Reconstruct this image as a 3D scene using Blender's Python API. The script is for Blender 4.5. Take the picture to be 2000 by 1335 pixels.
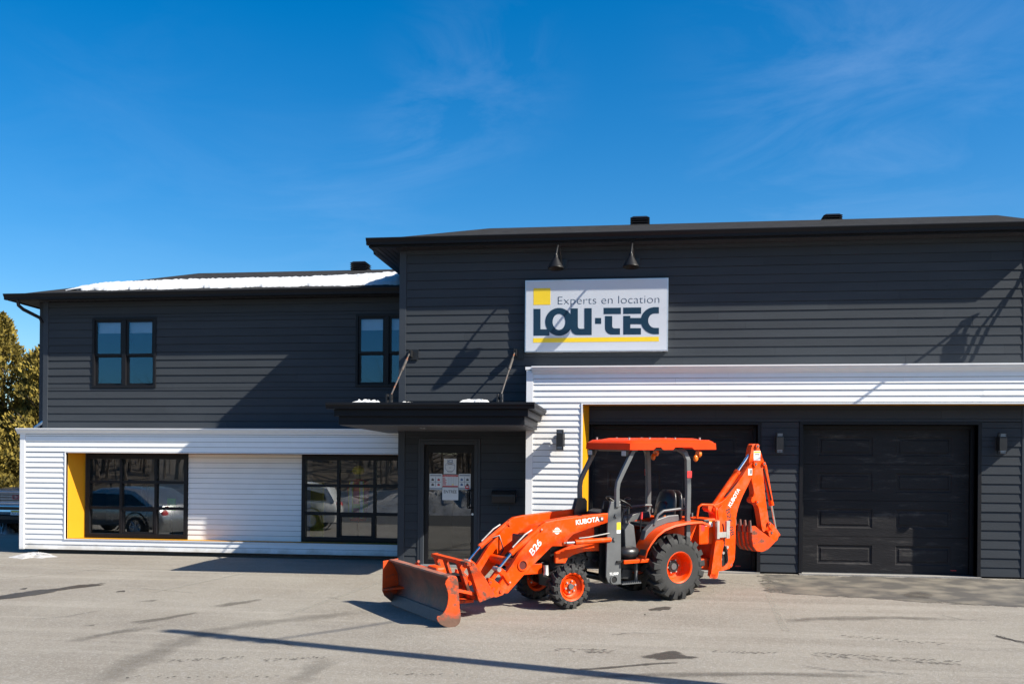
import bpy, math, random
import numpy as np
from mathutils import Vector, Matrix
random.seed(7); rng = np.random.default_rng(11)
for o in list(bpy.data.objects): bpy.data.objects.remove(o)
scn = bpy.context.scene
col = scn.collection
R = math.radians
# ------------------------------------------------------------------ camera
FPX = 35/36*2000
PHI = math.atan(7.2e-5*FPX); ROLL = 0.0088; YH = 928.0
CAM = np.array([0.0, -17.3, 1.62])
FWD = np.array([-math.sin(PHI), math.cos(PHI), 0]); _r = np.array([math.cos(PHI), math.sin(PHI), 0]); _u = np.array([0, 0, 1.])
CR = math.cos(ROLL)*_r + math.sin(ROLL)*_u; CU = -math.sin(ROLL)*_r + math.cos(ROLL)*_u
cam = bpy.data.cameras.new('camera'); co = bpy.data.objects.new('camera', cam); col.objects.link(co)
cam.lens = 35; cam.sensor_width = 36; cam.sensor_fit = 'HORIZONTAL'; cam.shift_y = (YH-667.5)/2000
cam.clip_start = .1; cam.clip_end = 3000
co.matrix_world = Matrix(((CR[0], CU[0], -FWD[0], CAM[0]), (CR[1], CU[1], -FWD[1], CAM[1]), (CR[2], CU[2], -FWD[2], CAM[2]), (0, 0, 0, 1)))
scn.camera = co
# ------------------------------------------------------------------ light
L = np.array([-3.1, 1.0, -2.8])                 # direction the sunlight travels
S_ = -L/np.linalg.norm(L)
ELEV = math.asin(S_[2]); AZ = math.atan2(S_[0], S_[1])   # azimuth clockwise from +Y
w = bpy.data.worlds.new('World'); scn.world = w; w.use_nodes = True
nt = w.node_tree; nt.nodes.clear()
out = nt.nodes.new('ShaderNodeOutputWorld'); bg = nt.nodes.new('ShaderNodeBackground'); sky = nt.nodes.new('ShaderNodeTexSky')
sky.sky_type = 'NISHITA'; sky.sun_disc = False; sky.sun_elevation = ELEV; sky.sun_rotation = AZ
sky.altitude = 300; sky.air_density = 1.0; sky.dust_density = 1.2; sky.ozone_density = 2.6
bg.inputs['Strength'].default_value = .085
tc = nt.nodes.new('ShaderNodeTexCoord'); mp = nt.nodes.new('ShaderNodeMapping'); mp.inputs['Scale'].default_value = (2.2, 4.5, 7.5); mp.inputs['Rotation'].default_value = (0, .25, .35)
n1 = nt.nodes.new('ShaderNodeTexNoise'); n1.inputs['Scale'].default_value = 1.6; n1.inputs['Detail'].default_value = 9; n1.inputs['Roughness'].default_value = .62; n1.inputs['Distortion'].default_value = 1.1
r1 = nt.nodes.new('ShaderNodeMapRange'); r1.inputs[1].default_value = .42; r1.inputs[2].default_value = .85
mm = nt.nodes.new('ShaderNodeMath'); mm.operation = 'MULTIPLY'; mk = nt.nodes.new('ShaderNodeMath'); mk.operation = 'MULTIPLY'; mk.inputs[1].default_value = .12
hs = nt.nodes.new('ShaderNodeHueSaturation'); hs.inputs['Saturation'].default_value = 1.5
mx = nt.nodes.new('ShaderNodeMixRGB'); mx.inputs[2].default_value = (6.5, 7.6, 9.2, 1)
lk = nt.links.new
lk(tc.outputs['Generated'], mp.inputs[0]); lk(mp.outputs[0], n1.inputs['Vector']); pass
lk(n1.outputs['Fac'], r1.inputs[0]); lk(r1.outputs[0], mm.inputs[0]); pass
lk(mm.outputs[0], mk.inputs[0]); lk(mk.outputs[0], mx.inputs[0]); lk(sky.outputs[0], hs.inputs['Color']); lk(hs.outputs[0], mx.inputs[1]); lk(mx.outputs[0], bg.inputs[0]); lk(bg.outputs[0], out.inputs[0])
acc = None
for px_, py_, rad_, amt_ in ((1720, 150, .24, 1.0), (930, 170, .12, .8), (800, 265, .07, .8), (660, 430, .16, .55), (1500, 350, .12, .5), (250, 330, .2, .3)):
    dd = FWD + CR*(px_-1000)/FPX - CU*(py_-YH)/FPX; dd /= np.linalg.norm(dd)
    vd = nt.nodes.new('ShaderNodeVectorMath'); vd.operation = 'DISTANCE'; vd.inputs[1].default_value = tuple(dd); lk(tc.outputs['Generated'], vd.inputs[0])
    rm = nt.nodes.new('ShaderNodeMapRange'); rm.interpolation_type = 'SMOOTHSTEP'; rm.inputs[1].default_value = 0; rm.inputs[2].default_value = rad_; rm.inputs[3].default_value = amt_; rm.inputs[4].default_value = 0; lk(vd.outputs['Value'], rm.inputs[0])
    if acc is None: acc = rm.outputs[0]
    else:
        ad_ = nt.nodes.new('ShaderNodeMath'); ad_.operation = 'ADD'; lk(acc, ad_.inputs[0]); lk(rm.outputs[0], ad_.inputs[1]); acc = ad_.outputs[0]
lk(acc, mm.inputs[1])
sd = bpy.data.lights.new('sun', 'SUN'); so = bpy.data.objects.new('sun', sd); col.objects.link(so)
sd.energy = 5.0; sd.angle = R(.53); sd.color = (1, .935, .81)
so.rotation_euler = Vector(L).to_track_quat('-Z', 'Y').to_euler(); so.location = (20, -20, 30)
scn.view_settings.view_transform = 'Standard'; scn.view_settings.look = 'None'; scn.view_settings.gamma = 1
scn.view_settings.use_curve_mapping = False
scn.view_settings.exposure = .96
scn.render.engine = 'CYCLES'

# ------------------------------------------------------------------ pixel helpers
def ray(px, py): return FWD + CR*(px-1000)/FPX - CU*(py-YH)/FPX
def P(px, py, Y):
    d = ray(px, py); return CAM + d*((Y-CAM[1])/d[1])
SL = .04
def gz(y):                                        # the lot falls gently away from the building
    if y >= 0: return 0.0
    if y > -4.5: return SL*y
    if y > -6.5: t = (-4.5-y)/2; return -.18 - SL*2*(t-t*t/2)
    return -.22
def G(px, py):
    d = ray(px, py); z = 0
    for _ in range(30):
        t = (z-CAM[2])/d[2]; p = CAM+t*d; z = gz(p[1])
    return p
NRM = np.array([0, -SL, 1.]); NRM /= np.linalg.norm(NRM)
HD = R(37); TH = np.array([-math.cos(HD), -math.sin(HD), 0]); TH -= NRM*(TH@NRM); TH /= np.linalg.norm(TH); TL = np.cross(NRM, TH)
_d = ray(1325, 1172); TO = CAM+_d*((SL*CAM[1]-CAM[2])/(_d[2]-SL*_d[1])) - TL*.64
def T(px, py, y):                                  # photo pixel -> (forward, up) on the tractor's lengthwise plane y
    d = ray(px, py); t = (y-(CAM-TO)@TL)/(d@TL); q = CAM+t*d-TO; return (float(q@TH), float(q@NRM))
def TP(pts, y): return [T(a, b, y) for a, b in pts]

# ------------------------------------------------------------------ materials
MATS = {}
def M(name, c, rough=.5, metal=0, var=.12, vs=6, bump=0, bs=60, rand=0, coat=0, spec=.5, c2=None, c2s=3, c2t=(.55, .7), stretch=None, zr=None):
    if name in MATS: return MATS[name]
    m = bpy.data.materials.new(name); m.use_nodes = True; t = m.node_tree; b = t.nodes['Principled BSDF']; N = t.nodes.new; K = t.links.new
    b.inputs['Roughness'].default_value = rough; b.inputs['Metallic'].default_value = metal
    b.inputs['Specular IOR Level'].default_value = spec
    if coat: b.inputs['Coat Weight'].default_value = coat; b.inputs['Coat Roughness'].default_value = .12
    co_ = N('ShaderNodeTexCoord'); src = co_.outputs['Object']
    if stretch:
        mpn = N('ShaderNodeMapping'); mpn.inputs['Scale'].default_value = stretch; K(src, mpn.inputs[0]); src = mpn.outputs[0]
    no = N('ShaderNodeTexNoise'); no.inputs['Scale'].default_value = vs; no.inputs['Detail'].default_value = 6; no.inputs['Roughness'].default_value = .65
    K(src, no.inputs['Vector'])
    mr = N('ShaderNodeMapRange'); mr.inputs[1].default_value = .25; mr.inputs[2].default_value = .75; mr.inputs[3].default_value = 1-var; mr.inputs[4].default_value = 1+var
    K(no.outputs['Fac'], mr.inputs[0]); fac = mr.outputs[0]
    if rand:
        oi = N('ShaderNodeObjectInfo'); m2 = N('ShaderNodeMapRange'); m2.inputs[3].default_value = 1-rand; m2.inputs[4].default_value = 1+rand
        K(oi.outputs['Random'], m2.inputs[0]); mu = N('ShaderNodeMath'); mu.operation = 'MULTIPLY'; K(fac, mu.inputs[0]); K(m2.outputs[0], mu.inputs[1]); fac = mu.outputs[0]
    base = N('ShaderNodeRGB'); base.outputs[0].default_value = (*c, 1); csrc = base.outputs[0]
    if c2:
        nn = N('ShaderNodeTexNoise'); nn.inputs['Scale'].default_value = c2s; nn.inputs['Detail'].default_value = 8; nn.inputs['Roughness'].default_value = .7; K(src, nn.inputs['Vector'])
        mr2 = N('ShaderNodeMapRange'); mr2.inputs[1].default_value, mr2.inputs[2].default_value = c2t; K(nn.outputs['Fac'], mr2.inputs[0])
        mc = N('ShaderNodeMixRGB'); K(mr2.outputs[0], mc.inputs[0]); K(csrc, mc.inputs[1]); mc.inputs[2].default_value = (*c2, 1); csrc = mc.outputs[0]
    if zr:
        sx = N('ShaderNodeSeparateXYZ'); K(co_.outputs['Object'], sx.inputs[0]); ad = N('ShaderNodeMath'); ad.operation = 'MULTIPLY_ADD'; K(no.outputs['Fac'], ad.inputs[0]); ad.inputs[1].default_value = -zr[1]*1.2; K(sx.outputs[2], ad.inputs[2])
        mz = N('ShaderNodeMapRange'); mz.inputs[1].default_value = zr[0]-zr[1]; mz.inputs[2].default_value = zr[0]-zr[1]*.6; mz.inputs[3].default_value = 1; mz.inputs[4].default_value = 0; K(ad.outputs[0], mz.inputs[0])
        mc2 = N('ShaderNodeMixRGB'); K(mz.outputs[0], mc2.inputs[0]); K(csrc, mc2.inputs[1]); mc2.inputs[2].default_value = (*zr[2], 1); csrc = mc2.outputs[0]
    vm = N('ShaderNodeVectorMath'); vm.operation = 'SCALE'; K(csrc, vm.inputs[0]); K(fac, vm.inputs['Scale']); K(vm.outputs[0], b.inputs['Base Color'])
    rr = N('ShaderNodeMapRange'); rr.inputs[3].default_value = max(.02, rough-.08); rr.inputs[4].default_value = min(1, rough+.08); K(no.outputs['Fac'], rr.inputs[0]); K(rr.outputs[0], b.inputs['Roughness'])
    if bump:
        nb = N('ShaderNodeTexNoise'); nb.inputs['Scale'].default_value = bs; nb.inputs['Detail'].default_value = 5; K(src, nb.inputs['Vector'])
        bp = N('ShaderNodeBump'); bp.inputs['Strength'].default_value = bump; bp.inputs['Distance'].default_value = .02; K(nb.outputs['Fac'], bp.inputs['Height']); K(bp.outputs[0], b.inputs['Normal'])
    MATS[name] = m; return m
def glass(name, tint=(.8, .84, .85), boost=1.6, refl=(1, 1, 1)):
    m = bpy.data.materials.new(name); m.use_nodes = True; t = m.node_tree; t.nodes.clear(); N = t.nodes.new; K = t.links.new
    o = N('ShaderNodeOutputMaterial'); tr = N('ShaderNodeBsdfTransparent'); tr.inputs[0].default_value = (*tint, 1)
    gl = N('ShaderNodeBsdfGlossy'); gl.inputs['Roughness'].default_value = .0; gl.inputs[0].default_value = (*refl, 1); fr = N('ShaderNodeFresnel'); fr.inputs[0].default_value = 1.5
    mu = N('ShaderNodeMath'); mu.operation = 'MULTIPLY'; mu.inputs[1].default_value = boost; mu.use_clamp = True; mixn = N('ShaderNodeMixShader')
    nz = N('ShaderNodeTexNoise'); nz.inputs['Scale'].default_value = 1.3; bp = N('ShaderNodeBump'); bp.inputs['Strength'].default_value = .005; bp.inputs['Distance'].default_value = .02
    tcn = N('ShaderNodeTexCoord'); K(tcn.outputs['Object'], nz.inputs['Vector']); K(nz.outputs[0], bp.inputs['Height']); K(bp.outputs[0], gl.inputs['Normal'])
    K(fr.outputs[0], mu.inputs[0]); K(mu.outputs[0], mixn.inputs[0]); K(tr.outputs[0], mixn.inputs[1]); K(gl.outputs[0], mixn.inputs[2]); K(mixn.outputs[0], o.inputs[0]); return m
m_dark = M('charcoal_siding', (.043, .049, .057), .66, var=.13, vs=2.2, spec=.1, bump=.12, bs=90, rand=.05, stretch=(.25, 1, 1.6))
m_trim = M('charcoal_trim', (.042, .049, .06), .5, var=.06, spec=.2)
m_black = M('black_aluminium', (.009, .009, .011), .45, var=.1, spec=.25)
m_blk2 = M('gap_shade_black', (.012, .012, .013), .9, spec=.1); m_gap = M('gap_shade_grey', (.05, .05, .052), .9)  # dark wall backing, puts shade into the gaps between boards
m_gut = M('black_gutter', (.009, .010, .013), .45, var=.08, spec=.18)
m_white = M('white_vinyl', (.80, .80, .80), .5, var=.035, vs=3, rand=.015, bump=.03, bs=140, zr=(.20, .30, (.56, .535, .49)))
m_wtrim = M('white_trim', (.80, .80, .81), .38, var=.03, zr=(.16, .25, (.58, .555, .51)))
m_yel = M('yellow_panel', (.56, .255, .002), .5, var=.03, vs=2)
m_conc = M('concrete', (.26, .25, .235), .85, var=.2, vs=5, bump=.3, bs=40)
m_found = M('foundation_concrete', (.16, .155, .15), .9, var=.25, vs=4, bump=.3, bs=30)
m_sof = M('soffit', (.03, .03, .034), .5)
m_ssof = M('canopy_soffit', (.09, .09, .1), .45)
m_int = M('interior_wall', (.42, .41, .40), .8)
m_intd = M('interior_floor', (.16, .155, .15), .6)
m_gdoor = M('garage_door_steel', (.019, .018, .0195), .55, var=.25, vs=3, spec=.2, bump=.25, bs=26, c2=(.075, .07, .064), c2s=3.0, c2t=(.55, .78), stretch=(.5, 1, 2.5))
m_sign = M('sign_face', (.54, .57, .62), .3, var=.03, vs=2, c2=(.55, .47, .44), c2s=1.1, c2t=(.78, .95))
m_nvy = M('sign_lettering', (.006, .028, .055), .35, var=.05)
m_syel = M('sign_yellow', (.83, .58, .02), .35, var=.03)
m_alu = M('aluminium', (.6, .62, .64), .35, .8)
m_chr = M('chrome', (.75, .76, .78), .12, 1)
m_org = M('orange_paint', (.84, .064, .0008), .42, var=.13, vs=3, coat=.03, spec=.14, bump=.02, bs=25, c2=(.46, .105, .045), c2s=6, c2t=(.47, .72))
m_orgd = M('orange_chipped', (.62, .062, .010), .6, spec=.15, var=.2, vs=5, bump=.15, bs=40, c2=(.12, .06, .042), c2s=6.5, c2t=(.49, .60))
m_blade = M('worn_steel', (.19, .07, .05), .5, .1, var=.3, vs=6, bump=.2, bs=30, c2=(.06, .05, .05), c2s=2.5, c2t=(.45, .62), stretch=(1, 1, 1))
m_plate = M('worn_end_plate', (.62, .070, .014), .6, spec=.15, var=.25, vs=6, bump=.15, bs=40, c2=(.15, .07, .05), c2s=7, c2t=(.50, .62), zr=(.20, .24, (.13, .075, .055)))
m_rail = M('bare_worn_rail', (.30, .115, .08), .6, spec=.2, var=.3, vs=8, c2=(.16, .12, .10), c2s=9, c2t=(.5, .62))
m_edge = M('cutting_edge', (.09, .08, .078), .45, .5, var=.3, vs=9, bump=.2, bs=40)
m_grey = M('grey_steel_paint', (.095, .10, .105), .42, var=.12, vs=8)
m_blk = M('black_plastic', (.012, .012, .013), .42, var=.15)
m_eng = M('engine_metal', (.03, .03, .032), .5, .3, var=.4, vs=14, c2=(.16, .16, .16), c2s=9, c2t=(.64, .74))
m_rub = M('tyre_rubber', (.022, .022, .022), .75, var=.25, vs=9, bump=.2, bs=60, c2=(.075, .068, .06), c2s=5, c2t=(.58, .8))
m_vin = M('black_vinyl', (.014, .014, .016), .33, var=.1)
m_galv = M('galvanised', (.42, .41, .39), .5, .6, var=.2, vs=12)
m_lblk = M('decal_black', (.02, .02, .02), .5)
m_lwht = M('decal_white', (.78, .78, .78), .45)
m_lylw = M('decal_yellow', (.85, .62, .03), .45)
m_lred = M('decal_red', (.55, .03, .03), .45)
m_amber = M('amber_lens', (.75, .16, .01), .2)
m_lens = M('lamp_lens', (.34, .37, .40), .2)
m_snow = M('snow', (.50, .51, .525), .75, var=.04, vs=8, bump=.5, bs=22)
m_dsnow = M('dirty_snow', (.44, .44, .45), .8, var=.2, vs=5, bump=.6, bs=12, c2=(.20, .18, .155), c2s=5, c2t=(.48, .66))
m_wood = M('pole_wood', (.16, .115, .075), .85, var=.3, vs=8, bump=.4, bs=20, stretch=(6, 6, .5))
m_paint = M('worn_road_paint', (.50, .47, .41), .8, var=.15, vs=12)
m_glass = glass('window_glass', (.93, .95, .955), 2.4); m_uglass = glass('sky_tint_glass', (.9, .93, .95), 1.9, (.35, .72, 1)); m_dglass = glass('door_glass', (.88, .90, .90), 1.9); m_aglass = glass('car_glass', (.1, .11, .12), 1.5)  # upper panes have sky blue put into their reflection colour
m_brk = M('tree_bark', (.11, .085, .065), .9, var=.3, vs=10)  # one bark colour with random tone

def ground_mat():
    m = bpy.data.materials.new('asphalt'); m.use_nodes = True; t = m.node_tree; b = t.nodes['Principled BSDF']; N = t.nodes.new; K = t.links.new
    g = N('ShaderNodeNewGeometry'); pos = g.outputs['Position']
    def noise(s, d=6, r=.6, vec=pos):
        n = N('ShaderNodeTexNoise'); n.inputs['Scale'].default_value = s; n.inputs['Detail'].default_value = d; n.inputs['Roughness'].default_value = r; K(vec, n.inputs['Vector']); return n.outputs['Fac']
    def rng_(x, a, b_, c=0, d=1):
        n = N('ShaderNodeMapRange'); n.inputs[1].default_value = a; n.inputs[2].default_value = b_; n.inputs[3].default_value = c; n.inputs[4].default_value = d; K(x, n.inputs[0]); return n.outputs[0]
    def mix(f, a, c2):
        n = N('ShaderNodeMixRGB'); K(f, n.inputs[0]); 
        if isinstance(a, tuple): n.inputs[1].default_value = a
        else: K(a, n.inputs[1])
        if isinstance(c2, tuple): n.inputs[2].default_value = c2
        else: K(c2, n.inputs[2])
        return n.outputs[0]
    mpn = N('ShaderNodeMapping'); mpn.inputs['Scale'].default_value = (.35, 1.3, 1); mpn.inputs['Rotation'].default_value = (0, 0, .12); K(pos, mpn.inputs[0])
    c = mix(rng_(noise(.55, 5), .3, .7), (.208, .184, .152, 1), (.262, .24, .203, 1))
    c = mix(rng_(noise(1.1, 8, .7, mpn.outputs[0]), .52, .75, 0, .55), c, (.165, .149, .129, 1))
    c = mix(rng_(noise(2.6, 9, .75, mpn.outputs[0]), .56, .74, 0, .5), c, (.308, .286, .245, 1))
    c = mix(rng_(noise(.23, 3, .5), .42, .62, 0, .45), c, (.175, .155, .13, 1))
    c = mix(rng_(noise(6.5, 5, .6), .66, .72, 0, .6), c, (.12, .108, .092, 1))
    mp2 = N('ShaderNodeMapping'); mp2.inputs['Scale'].default_value = (.12, 1.6, 1); mp2.inputs['Rotation'].default_value = (0, 0, -.22); K(pos, mp2.inputs[0])
    c = mix(rng_(noise(1.7, 5, .6, mp2.outputs[0]), .5, .72, 0, .5), c, (.33, .305, .262, 1))
    v = N('ShaderNodeTexVoronoi'); v.inputs['Scale'].default_value = 70; K(pos, v.inputs['Vector'])
    c = mix(rng_(v.outputs['Distance'], .02, .45, .36, 0), c, (.12, .11, .105, 1))
    v2 = N('ShaderNodeTexVoronoi'); v2.inputs['Scale'].default_value = 55; K(pos, v2.inputs['Vector'])
    hsv = N('ShaderNodeHueSaturation'); hsv.inputs['Saturation'].default_value = 0; K(v2.outputs['Color'], hsv.inputs['Color'])
    c = mix(rng_(hsv.outputs[0], .9, .95, 0, .35), c, (.36, .35, .33, 1))
    K(c, b.inputs['Base Color']); b.inputs['Roughness'].default_value = .88; b.inputs['Specular IOR Level'].default_value = .3
    bp = N('ShaderNodeBump'); bp.inputs['Strength'].default_value = .8; bp.inputs['Distance'].default_value = .014; ad = N('ShaderNodeMath'); ad.operation = 'ADD'
    K(noise(70, 4, .7), ad.inputs[0]); K(noise(9, 4), ad.inputs[1]); K(ad.outputs[0], bp.inputs['Height']); K(bp.outputs[0], b.inputs['Normal'])
    return m
m_asph = ground_mat()
def fade_mat(name, c, rough=.85, lo=.42, hi=.55, sc=7, top=1.0, c2=None, edge=True):
    """a thin worn layer: broken up by noise, fading towards its own outline (vertex colour 'e')"""
    m = bpy.data.materials.new(name); m.use_nodes = True; t = m.node_tree; b = t.nodes['Principled BSDF']; N = t.nodes.new; K = t.links.new
    b.inputs['Base Color'].default_value = (*c, 1); b.inputs['Roughness'].default_value = rough; b.inputs['Specular IOR Level'].default_value = .35
    g = N('ShaderNodeNewGeometry'); n = N('ShaderNodeTexNoise'); n.inputs['Scale'].default_value = sc; n.inputs['Detail'].default_value = 7; n.inputs['Roughness'].default_value = .7; K(g.outputs['Position'], n.inputs['Vector'])
    src = n.outputs['Fac']
    if edge:
        a = N('ShaderNodeVertexColor'); a.layer_name = 'e'; am = N('ShaderNodeMapRange'); am.inputs[3].default_value = -.35; am.inputs[4].default_value = .25; K(a.outputs[0], am.inputs[0])
        ad = N('ShaderNodeMath'); K(src, ad.inputs[0]); K(am.outputs[0], ad.inputs[1]); src = ad.outputs[0]
    mr = N('ShaderNodeMapRange'); mr.inputs[1].default_value = lo; mr.inputs[2].default_value = hi; mr.inputs[4].default_value = top; K(src, mr.inputs[0])
    tr = N('ShaderNodeBsdfTransparent'); mixn = N('ShaderNodeMixShader'); K(mr.outputs[0], mixn.inputs[0]); K(tr.outputs[0], mixn.inputs[1]); K(b.outputs[0], mixn.inputs[2]); K(mixn.outputs[0], t.nodes['Material Output'].inputs[0])
    if c2:
        n3 = N('ShaderNodeTexNoise'); n3.inputs['Scale'].default_value = 2.3; n3.inputs['Detail'].default_value = 8; K(g.outputs['Position'], n3.inputs['Vector']); q = N('ShaderNodeMapRange'); q.inputs[1].default_value = .42; q.inputs[2].default_value = .66; K(n3.outputs['Fac'], q.inputs[0])
        mc = N('ShaderNodeMixRGB'); mc.inputs[1].default_value = (*c, 1); mc.inputs[2].default_value = (*c2, 1); K(q.outputs[0], mc.inputs[0]); K(mc.outputs[0], b.inputs['Base Color'])
    return m
m_stain = fade_mat('oil_stain', (.05, .043, .037), .75, .36, .62, 9, .72)
m_faint = fade_mat('faint_stain', (.075, .065, .054), .8, .30, .75, 7, .38)
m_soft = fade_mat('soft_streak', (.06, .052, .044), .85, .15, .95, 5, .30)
m_wet = fade_mat('wet_patch', (.045, .04, .034), .5, .28, .5, 9, .8)
m_line = fade_mat('faded_line_paint', (.32, .30, .255), .85, .36, .7, 9, .75, edge=False)
m_patch = fade_mat('newer_asphalt', (.075, .069, .062), .9, .2, .3, 3, 1, c2=(.17, .152, .122))
m_shing = M('asphalt_shingles', (.030, .030, .031), .95, spec=.05, var=.45, vs=5, bump=.6, bs=22, stretch=(1, 3.5, 3.5))

# ------------------------------------------------------------------ mesh helpers
class MB:
    def __init__(s): s.v = []; s.f = []
    def add(s, v, f):
        k = len(s.v); s.v += [tuple(map(float, p)) for p in v]; s.f += [tuple(i+k for i in q) for q in f]; return s
    def hexa(s, p): return s.add(p, [(0, 3, 2, 1), (4, 5, 6, 7), (0, 1, 5, 4), (1, 2, 6, 5), (2, 3, 7, 6), (3, 0, 4, 7)])
    def box(s, x0, x1, y0, y1, z0, z1):
        return s.hexa([(x0, y0, z0), (x1, y0, z0), (x1, y1, z0), (x0, y1, z0), (x0, y0, z1), (x1, y0, z1), (x1, y1, z1), (x0, y1, z1)])
    def prism(s, poly, c0, c1, ax='y'):            # poly in (x,z) for ax y; (x,y) for ax z; (y,z) for ax x
        n = len(poly)
        f3 = {'y': lambda a, b, c: (a, c, b), 'z': lambda a, b, c: (a, b, c), 'x': lambda a, b, c: (c, a, b)}[ax]
        v = [f3(a, b, c0) for a, b in poly]+[f3(a, b, c1) for a, b in poly]
        area = sum(poly[i][0]*poly[(i+1) % n][1]-poly[(i+1) % n][0]*poly[i][1] for i in range(n))
        fl = [tuple(range(n)), tuple(range(2*n-1, n-1, -1))]+[(i, i+n, (i+1) % n+n, (i+1) % n) for i in range(n)]
        flip = (area > 0) == (ax == 'y')
        if (c1 < c0): flip = not flip
        if not flip: fl = [q[::-1] for q in fl]
        return s.add(v, fl)
    def cyl(s, p0, p1, r0, r1=None, n=14, caps=True):
        p0 = np.array(p0, float); p1 = np.array(p1, float); r1 = r0 if r1 is None else r1
        a = p1-p0; a /= np.linalg.norm(a); u = np.cross(a, [0, 0, 1.] if abs(a[2]) < .9 else [1., 0, 0]); u /= np.linalg.norm(u); w_ = np.cross(a, u)
        v = []
        for p, r in ((p0, r0), (p1, r1)):
            for i in range(n): t = 2*math.pi*i/n; v.append(p+r*(math.cos(t)*u+math.sin(t)*w_))
        fl = [(i, (i+1) % n, (i+1) % n+n, i+n) for i in range(n)]
        if caps: fl += [tuple(range(n-1, -1, -1)), tuple(range(n, 2*n))]
        return s.add(v, fl)
    def tube(s, pts, r, n=8, cap=True):
        pts = [np.array(p, float) for p in pts]; rr = r if isinstance(r, (list, tuple)) else [r]*len(pts)
        u = None; k = len(s.v); 
        for i, p in enumerate(pts):
            a = pts[min(i+1, len(pts)-1)]-pts[max(i-1, 0)]; a /= np.linalg.norm(a)
            if u is None: u = np.cross(a, [0, 0, 1.] if abs(a[2]) < .9 else [1., 0, 0])
            u = u-a*(u@a); u /= np.linalg.norm(u); w_ = np.cross(a, u)
            for j in range(n): t = 2*math.pi*j/n; s.v.append(tuple(p+rr[i]*(math.cos(t)*u+math.sin(t)*w_)))
        for i in range(len(pts)-1):
            for j in range(n): s.f.append((k+i*n+j, k+i*n+(j+1) % n, k+(i+1)*n+(j+1) % n, k+(i+1)*n+j))
        if cap: s.f.append(tuple(k+j for j in range(n-1, -1, -1))); e = k+(len(pts)-1)*n; s.f.append(tuple(e+j for j in range(n)))
        return s
    def rect_tube(s, pts, wx, wy, side):            # rectangular bar along pts; 'side' = fixed cross axis
        side = np.array(side, float); pts = [np.array(p, float) for p in pts]; k = len(s.v)
        for i, p in enumerate(pts):
            a = pts[min(i+1, len(pts)-1)]-pts[max(i-1, 0)]; a /= np.linalg.norm(a); u = side-a*(a@side); u /= np.linalg.norm(u); w_ = np.cross(a, u)
            for du, dw in ((-1, -1), (1, -1), (1, 1), (-1, 1)): s.v.append(tuple(p+u*wx/2*du+w_*wy/2*dw))
        for i in range(len(pts)-1):
            for j in range(4): s.f.append((k+i*4+j, k+i*4+(j+1) % 4, k+(i+1)*4+(j+1) % 4, k+(i+1)*4+j))
        e = k+(len(pts)-1)*4; s.f += [(k+3, k+2, k+1, k), (e, e+1, e+2, e+3)]; return s
    def lathe(s, prof, c=(0, 0, 0), ax='y', n=32):
        k = len(s.v); m_ = len(prof)
        for i in range(n):
            t = 2*math.pi*i/n; ca, sa = math.cos(t), math.sin(t)
            for r, h in prof:
                p = {'y': (r*ca, h, r*sa), 'z': (r*ca, r*sa, h), 'x': (h, r*ca, r*sa)}[ax]; s.v.append((p[0]+c[0], p[1]+c[1], p[2]+c[2]))
        for i in range(n):
            for j in range(m_-1):
                a, b_, c_, d_ = k+i*m_+j, k+((i+1) % n)*m_+j, k+((i+1) % n)*m_+j+1, k+i*m_+j+1
                s.f.append((a, b_, c_, d_) if ax != 'z' else (a, b_, c_, d_))
        return s
    def ell(s, c, r, n=14, m_=9):
        pr = []
        for j in range(m_+1): t = math.pi*j/m_; pr.append((max(1e-4, math.sin(t)), -math.cos(t)))
        k = len(s.v); s.lathe(pr, ax='z', n=n)
        for i in range(k, len(s.v)): x, y, z = s.v[i]; s.v[i] = (c[0]+x*r[0], c[1]+y*r[1], c[2]+z*r[2])
        return s
    def build(s, name, mat, parent=None, smooth=None, bevel=0, seg=2, fix=True):
        me = bpy.data.meshes.new(name); me.from_pydata(s.v, [], s.f)
        if fix:
            import bmesh
            bm = bmesh.new(); bm.from_mesh(me); bmesh.ops.recalc_face_normals(bm, faces=bm.faces); bm.to_mesh(me); bm.free()
        if mat: me.materials.append(mat)
        if smooth:
            me.polygons.foreach_set('use_smooth', [True]*len(me.polygons)); me.set_sharp_from_angle(angle=R(smooth))
        o = bpy.data.objects.new(name, me); col.objects.link(o)
        if parent: o.parent = parent
        if bevel:
            bv = o.modifiers.new('bevel', 'BEVEL'); bv.width = bevel; bv.segments = seg; bv.limit_method = 'ANGLE'; bv.angle_limit = R(35)
        return o
def empty(name, loc=(0, 0, 0), label=None, cat=None, group=None):
    o = bpy.data.objects.new(name, None); col.objects.link(o); o.location = loc
    tag(o, label, cat, group); return o
def tag(o, label=None, cat=None, group=None, kind=None):
    if label: o['label'] = label
    if cat: o['category'] = cat
    if group: o['group'] = group
    if kind: o['kind'] = kind
    return o
def box(name, mat, parent, *a, bevel=0): return MB().box(*a).build(name, mat, parent, bevel=bevel)
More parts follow.
